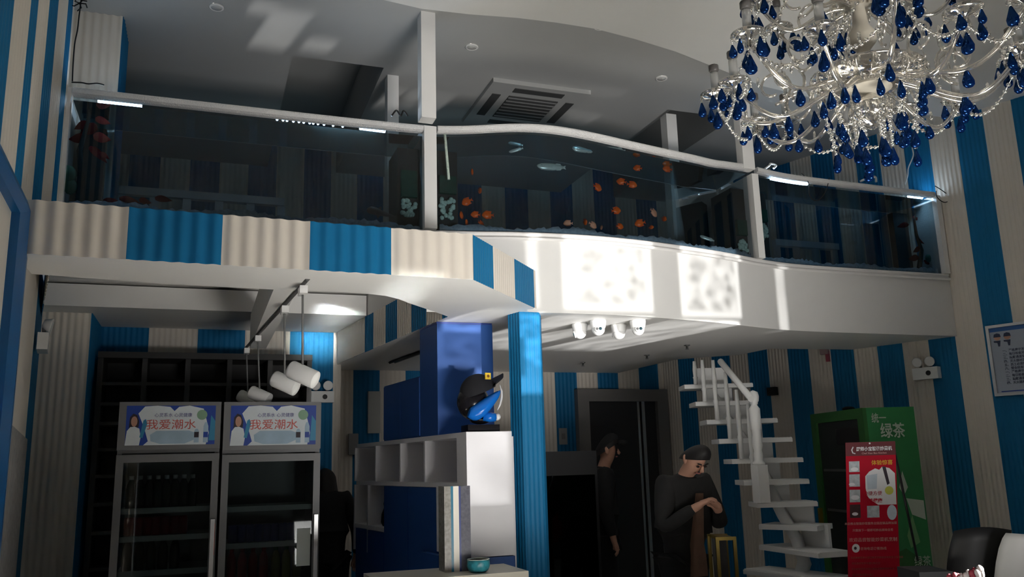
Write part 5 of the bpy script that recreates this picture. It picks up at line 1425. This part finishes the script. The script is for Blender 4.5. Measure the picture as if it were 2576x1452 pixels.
# small alarm on the right wall
a, h = rwa(2080, 884)
t = thing('alarm_box', 'small red and white alarm box high on the right wall under the soffit', 'alarm', FRW(a, h - .06, .02))
MB().fbox(FRW, a - .05, a + .03, h - .03, h + .07, .006, .04).build('box', mat('pinkish_plastic', (.45, .32, .32), .5), t)
MB().fbox(FRW, a + .0, a + .03, h - .10, h + .0, .006, .035).build('red_tag', mat('tag_red', (.40, .09, .12), .5), t)
a, h = rwa(1947, 985)
tag(MB().fbox(FRW, a - .05, a + .05, h - .04, h + .04, .006, .05).build('wall_sensor', BLACK), 'small dark sensor on the right wall behind the newel post', 'sensor')

# ================================================================== cables
def cable(label, pts, r, m, grp=None):
    P = [V(p) for p in pts]; Q = []
    for i in range(len(P) - 1):
        a0 = P[max(i - 1, 0)]; a1 = P[i]; a2 = P[i + 1]; a3 = P[min(i + 2, len(P) - 1)]
        for k in range(6):
            s = k / 6; Q.append(0.5 * ((2 * a1) + (a2 - a0) * s + (2 * a0 - 5 * a1 + 4 * a2 - a3) * s * s + (3 * a1 - a0 - 3 * a2 + a3) * s ** 3))
    Q.append(P[-1])
    return tag(MB().tube(Q, r, 6).build('cable', m), label, 'cable', grp)
WCB = mat('white_cable', (.70, .70, .68), .5); BCB = mat('black_cable', (.012, .012, .012), .5)
q = lambda x, y, D: ay(x, y, D)
cable('black cable hanging down beside the upper left pillar to the aquarium rail', [q(*p, 5.03) for p in ((205, -5), (199, 40), (195, 75), (188, 110), (184, 160), (182, 204))], .004, BCB)
t = thing('cable_cluster', 'tangle of black wire at the top left corner of the photo', 'cable', q(200, 10, 5.0))
for k in range(5):
    a_ = 1.3 * k
    MB().tube([q(200, 8, 5.0), q(200 + 16 * math.cos(a_), 10 + 10 * math.sin(a_), 4.98), q(200 + 22 * math.cos(a_ + .5), 12 + 16 * math.sin(a_ + .5), 5.0)], .004, 5).build('wire', BCB, t)
cable('black wires lying on the left end of the aquarium rail', [q(*p, 5.05) for p in ((180, 207), (205, 208), (222, 211), (245, 210), (262, 214))], .004, BCB)
cable('looped black wires on the rail left of the tall white post', [q(*p, 5.09) for p in ((985, 292), (997, 278), (1008, 292), (1015, 279), (1026, 292))], .006, BCB)
cable('black wire looping over the front of the right aquarium', [q(*p, 5.336) for p in ((2016, 436), (2025, 445), (2034, 462), (2036, 490), (2046, 503), (2060, 503), (2078, 480), (2086, 447))], .0032, BCB)
cable('black wire loop at the right end of the aquarium rail', [q(*p, 5.32) for p in ((2352, 468), (2368, 478), (2385, 492), (2386, 505), (2374, 509), (2358, 497), (2355, 480))], .0038, BCB)
cable('white hose bent over the rail next to the right white post', [q(*p, 5.40) for p in ((1924, 425), (1936, 416), (1938, 412), (1952, 416), (1946, 424))], .009, WCB)
cable('white hose curled over the middle of the right aquarium', [q(*p, 5.40) for p in ((2165, 456), (2188, 446), (2202, 446), (2204, 458))], .010, WCB)
cable('thin white flex dangling from the chandelier side down to the right aquarium', [rw(*p) - V((.05, .02, 0)) for p in ((2303, 345), (2302, 375), (2304, 395), (2292, 425), (2290, 445), (2283, 468))], .0055, WCB)
# ================================================================== people
def skinned(name, nodes, edges, m, parent, root='pelvis', sub=2):
    """one continuous tapered surface grown round a jointed skeleton"""
    names = list(nodes); me = bpy.data.meshes.new(name + '_s')
    me.from_pydata([tuple(nodes[n][0]) for n in names], [(names.index(a), names.index(b)) for a, b in edges], [])
    o = bpy.data.objects.new(name + '_s', me); C.objects.link(o)
    md = o.modifiers.new('skin', 'SKIN'); md.use_smooth_shade = True
    for i, n in enumerate(names):
        r = nodes[n][1]; r = r if isinstance(r, tuple) else (r, r)
        sv = me.skin_vertices[0].data[i]; sv.radius = r; sv.use_root = (n == root)
    s = o.modifiers.new('sub', 'SUBSURF'); s.levels = sub
    bpy.context.view_layer.update()
    ev = bpy.data.meshes.new_from_object(o.evaluated_get(bpy.context.evaluated_depsgraph_get()))
    bpy.data.objects.remove(o)
    for p in ev.polygons: p.use_smooth = True
    ev.name = name; ev.materials.clear(); ev.materials.append(m)
    r_ = bpy.data.objects.new(name, ev); C.objects.link(r_); r_.parent = parent; WL[r_.name] = V((0, 0, 0))
    return r_
def person(label, base, yaw, ht, lean, head_pitch, arms, jacket, trousers, shirt=None, cap=False, phone=False, longhair=False):
    """ht standing height; lean bends the trunk forwards; local x right, y forwards, z up"""
    t = thing('person', label, 'person', base); t.rotation_euler = (0, 0, yaw)
    k = ht / 1.72
    def B(x, y, z):                            # bend everything above the hips
        if z > .95: 
            dz = z - .95; a = lean
            y2 = y * math.cos(a) + dz * math.sin(a); z2 = .95 + dz * math.cos(a) - y * math.sin(a); y, z = y2, z2
        return V((x, y, z)) * k
    N = {'pelvis': (B(0, 0, .95), (.125 * k, .10 * k)), 'waist': (B(0, 0, 1.08), (.135 * k, .10 * k)), 'chest': (B(0, .01, 1.28), (.155 * k, .115 * k)), 'neckbase': (B(0, 0, 1.43), (.09 * k, .08 * k)), 'neck': (B(0, .01, 1.49), .055 * k)}
    hc = B(0, .02, 1.49); hp = lean + head_pitch
    up = V((0, math.sin(hp), math.cos(hp))); fw = V((0, math.cos(hp), -math.sin(hp)))
    N['jaw'] = (hc + (up * .06 + fw * .022) * k, .062 * k); N['head'] = (hc + (up * .135 + fw * .012) * k, (.078 * k, .092 * k)); N['crown'] = (hc + up * .20 * k, .062 * k)
    E_ = [('pelvis', 'waist'), ('waist', 'chest'), ('chest', 'neckbase'), ('neckbase', 'neck'), ('neck', 'jaw'), ('jaw', 'head'), ('head', 'crown')]
    for s, nm in ((-1, 'l'), (1, 'r')):
        el, wr, hd = arms[nm]
        N['sh' + nm] = (B(s * .175, 0, 1.40), .068 * k); N['el' + nm] = (V(el) * k, .046 * k); N['wr' + nm] = (V(wr) * k, .030 * k)
        pd = (V(hd) - V(wr)).normalized(); N['pm' + nm] = (V(wr) * k + pd * .055 * k, (.040 * k, .018 * k))
        E_ += [('chest', 'sh' + nm), ('sh' + nm, 'el' + nm), ('el' + nm, 'wr' + nm), ('wr' + nm, 'pm' + nm)]
        sd = pd.cross(V((0, 0, 1)));
        if sd.length < .1: sd = V((1, 0, 0))
        sd.normalize(); cu_ = sd.cross(pd).normalized()
        if cu_.z > 0: cu_ = -cu_
        for f in range(4):
            off = sd * (-.026 + .0175 * f) * k; ln = (.072, .082, .078, .062)[f]
            a_ = N['pm' + nm][0] + off + pd * .012 * k
            N['f%d%s1' % (f, nm)] = (a_ + pd * ln * .5 * k, .0095 * k); N['f%d%s2' % (f, nm)] = (a_ + (pd * ln * .78 + cu_ * .028) * k, .008 * k)
            E_ += [('pm' + nm, 'f%d%s1' % (f, nm)), ('f%d%s1' % (f, nm), 'f%d%s2' % (f, nm))]
        N['th' + nm] = (V(wr) * k + (pd * .05 - sd * s * .038 + cu_ * .012) * k, .011 * k); N['tt' + nm] = (N['th' + nm][0] + (pd * .035 - sd * s * .006 + cu_ * .012) * k, .009 * k)
        E_ += [('wr' + nm, 'th' + nm), ('th' + nm, 'tt' + nm)]
        N['hp' + nm] = (B(s * .085, 0, .86), .085 * k); N['kn' + nm] = (B(s * .10, .03, .50), .062 * k); N['an' + nm] = (B(s * .11, -.02, .09), .040 * k); N['to' + nm] = (B(s * .125, .12, .035), (.04 * k, .03 * k))
        E_ += [('pelvis', 'hp' + nm), ('hp' + nm, 'kn' + nm), ('kn' + nm, 'an' + nm), ('an' + nm, 'to' + nm)]
    sc_ = lambda n, f: (N[n][0], tuple(q * f for q in N[n][1]) if isinstance(N[n][1], tuple) else N[n][1] * f)
    J = {n: sc_(n, 1.22) for n in ('pelvis', 'waist', 'chest')}; J['neckbase'] = sc_('neckbase', 1.15); J['collar'] = (N['neckbase'][0].lerp(N['neck'][0], .85), (.078 * k, .075 * k))
    J['hem'] = (B(0, 0, .80), .165 * k)
    JE = [('pelvis', 'waist'), ('waist', 'chest'), ('chest', 'neckbase'), ('neckbase', 'collar'), ('pelvis', 'hem')]
    for nm in 'lr':
        for n in ('sh', 'el', 'wr'): J[n + nm] = sc_(n + nm, 1.42)
        J['wr' + nm] = (N['el' + nm][0].lerp(N['wr' + nm][0], .93), .040 * k)
        JE += [('chest', 'sh' + nm), ('sh' + nm, 'el' + nm), ('el' + nm, 'wr' + nm)]
    skinned('jacket', J, JE, jacket, t)
    T = {'pelvis': sc_('pelvis', 1.18)}; TE = []
    for nm in 'lr':
        for n in ('hp', 'kn'): T[n + nm] = sc_(n + nm, 1.28)
        T['an' + nm] = sc_('an' + nm, 1.6); TE += [('pelvis', 'hp' + nm), ('hp' + nm, 'kn' + nm), ('kn' + nm, 'an' + nm)]
        S_ = {'a': (N['an' + nm][0] + V((0, -.02, -.03)), .048 * k), 'b': (N['to' + nm][0] + V((0, .02, 0)), (.048 * k, .034 * k))}
        skinned('shoe', S_, [('a', 'b')], BLACK, t, 'a')
    skinned('trousers', T, TE, trousers, t)
    for n in list(N):
        f = .74 if n in ('pelvis', 'waist', 'chest', 'neckbase') else (.80 if n[:2] in ('sh', 'hp', 'kn', 'el') else 1)
        if f != 1: N[n] = sc_(n, f)
    skinned('body', N, E_, SKIN, t)
    # head details
    rt_ = V((1, 0, 0)); hd_ = N['head'][0]
    Hp = lambda x, y, z: hd_ + (rt_ * x + fw * y + up * z) * k
    def part(mb, nm, m):
        o = mb.build(nm, m, t, local=True); return o
    for s in (-1, 1):
        part(MB().ball(Hp(s * .032, .083, -.005), .012 * k, 10, 7, 0, (1.2, .6, .7)), 'eye', mat('eye_dark', (.03, .02, .018), .2))
        part(MB().ball(Hp(s * .082, -.008, -.012), .026 * k, 10, 7, 0, (.35, .8, 1.25)), 'ear', SKIN)
        part(MB().tube([Hp(s * .018, .092, .018), Hp(s * .046, .084, .020)], .005 * k, 6), 'eyebrow', HAIR)
    part(MB().tube([Hp(0, .090, .005), Hp(0, .105, -.028), Hp(0, .098, -.038)], [.008 * k, .015 * k, .012 * k], 8), 'nose', SKIN)
    part(MB().tube([Hp(-.025, .082, -.062), Hp(0, .092, -.060), Hp(.025, .082, -.062)], .006 * k, 6), 'mouth', mat('lips', (.35, .13, .11), .5))
    rows = []
    for i in range(9):
        th = math.pi / 2 * i / 8; row = []
        for j in range(24):
            a_ = 2 * math.pi * j / 24; front = max(0, math.sin(a_))
            zz = -.012 + .075 * front - .075 * max(0, -math.sin(a_))
            row.append(Hp(.090 * math.cos(th) * math.cos(a_), .104 * math.cos(th) * math.sin(a_) - .006, zz * math.cos(th) + .118 * math.sin(th)))
        rows.append(row)
    if longhair: rows.insert(0, [hd_ + (p - hd_) * 1.05 - up * (.14 * k * (1 if math.sin(2 * math.pi * j / 24) < .3 else 0)) for j, p in enumerate(rows[0])])
    part(MB().grid(rows, 0, True), 'hair', HAIR)
    if cap:
        part(MB().grid([[p + (p - hd_) * .05 for p in r] for r in rows[2:]], 0, True), 'cap', BLACKCLOTH)
        part(MB().tube([Hp(-.05, .10, .062), Hp(0, .15, .058), Hp(.05, .10, .062)], [.02 * k, .03 * k, .02 * k], 8), 'cap_peak', BLACKCLOTH)
    if shirt:
        mb = MB(); r0 = []
        for i in range(9):
            z = 1.34 - .56 * i / 8; w = .022 + .045 * (i / 8)
            pts = []
            for j in range(5):
                x = -w + 2 * w * j / 4 - .01 + .02 * (i / 8); pts.append(B(x, .0, z) + V((0, (.163 + .012 * (i / 8)) * k, 0)) if z > .95 else V((x, .175 + .012, z)) * k)
            r0.append(pts)
        mb.grid(r0); mb.grid([[p - V((0, .03, 0)) for p in r] for r in r0])
        part(mb, 'shirt_front', shirt)
    if phone:
        c = (V(arms['l'][2]) + V(arms['r'][2])) * .5 * k + V((0, -.01, .02))
        ph = MB().box(c.x - .04, c.x + .04, c.y - .07, c.y + .07, c.z - .006, c.z + .006)
        tag_ = ph
    return t
JK = mat('dark_jacket', (.020, .019, .019), .85, noise=.3, nscale=20); TRS = mat('dark_trousers', (.010, .010, .011), .9)
SHB = mat('brown_shirt', (.16, .09, .06), .8, noise=.3, nscale=18)
bend = {'l': ((-.26, .12, 1.10), (-.09, .30, 1.24), (-.01, .34, 1.29)), 'r': ((.26, .12, 1.10), (.09, .30, 1.26), (.02, .35, 1.30))}
hang = {'l': ((-.25, .0, 1.12), (-.25, .06, .88), (-.25, .08, .80)), 'r': ((.25, .0, 1.12), (.25, .06, .88), (.25, .08, .80))}
pa = ad(1712, 1300, 6.0)
person('person in a dark open jacket bending over their hands in front of the stairs', (pa.x, pa.y, 0), math.pi + .15, 1.70, .16, .55, bend, JK, TRS, SHB)
pb = ad(1518, 1300, 7.5)
person('person in black with a cap standing sideways at the dark door', (pb.x, pb.y, 0), math.pi + 1.2, 1.76, .03, .05, hang, BLACKCLOTH, TRS, None, True)
pc = ad(829, 1300, 7.08)
person('person in a black coat bowed beside the right drinks fridge with back turned', (pc.x, pc.y, 0), .0, 1.62, .30, .35, hang, BLACKCLOTH, TRS, longhair=True)
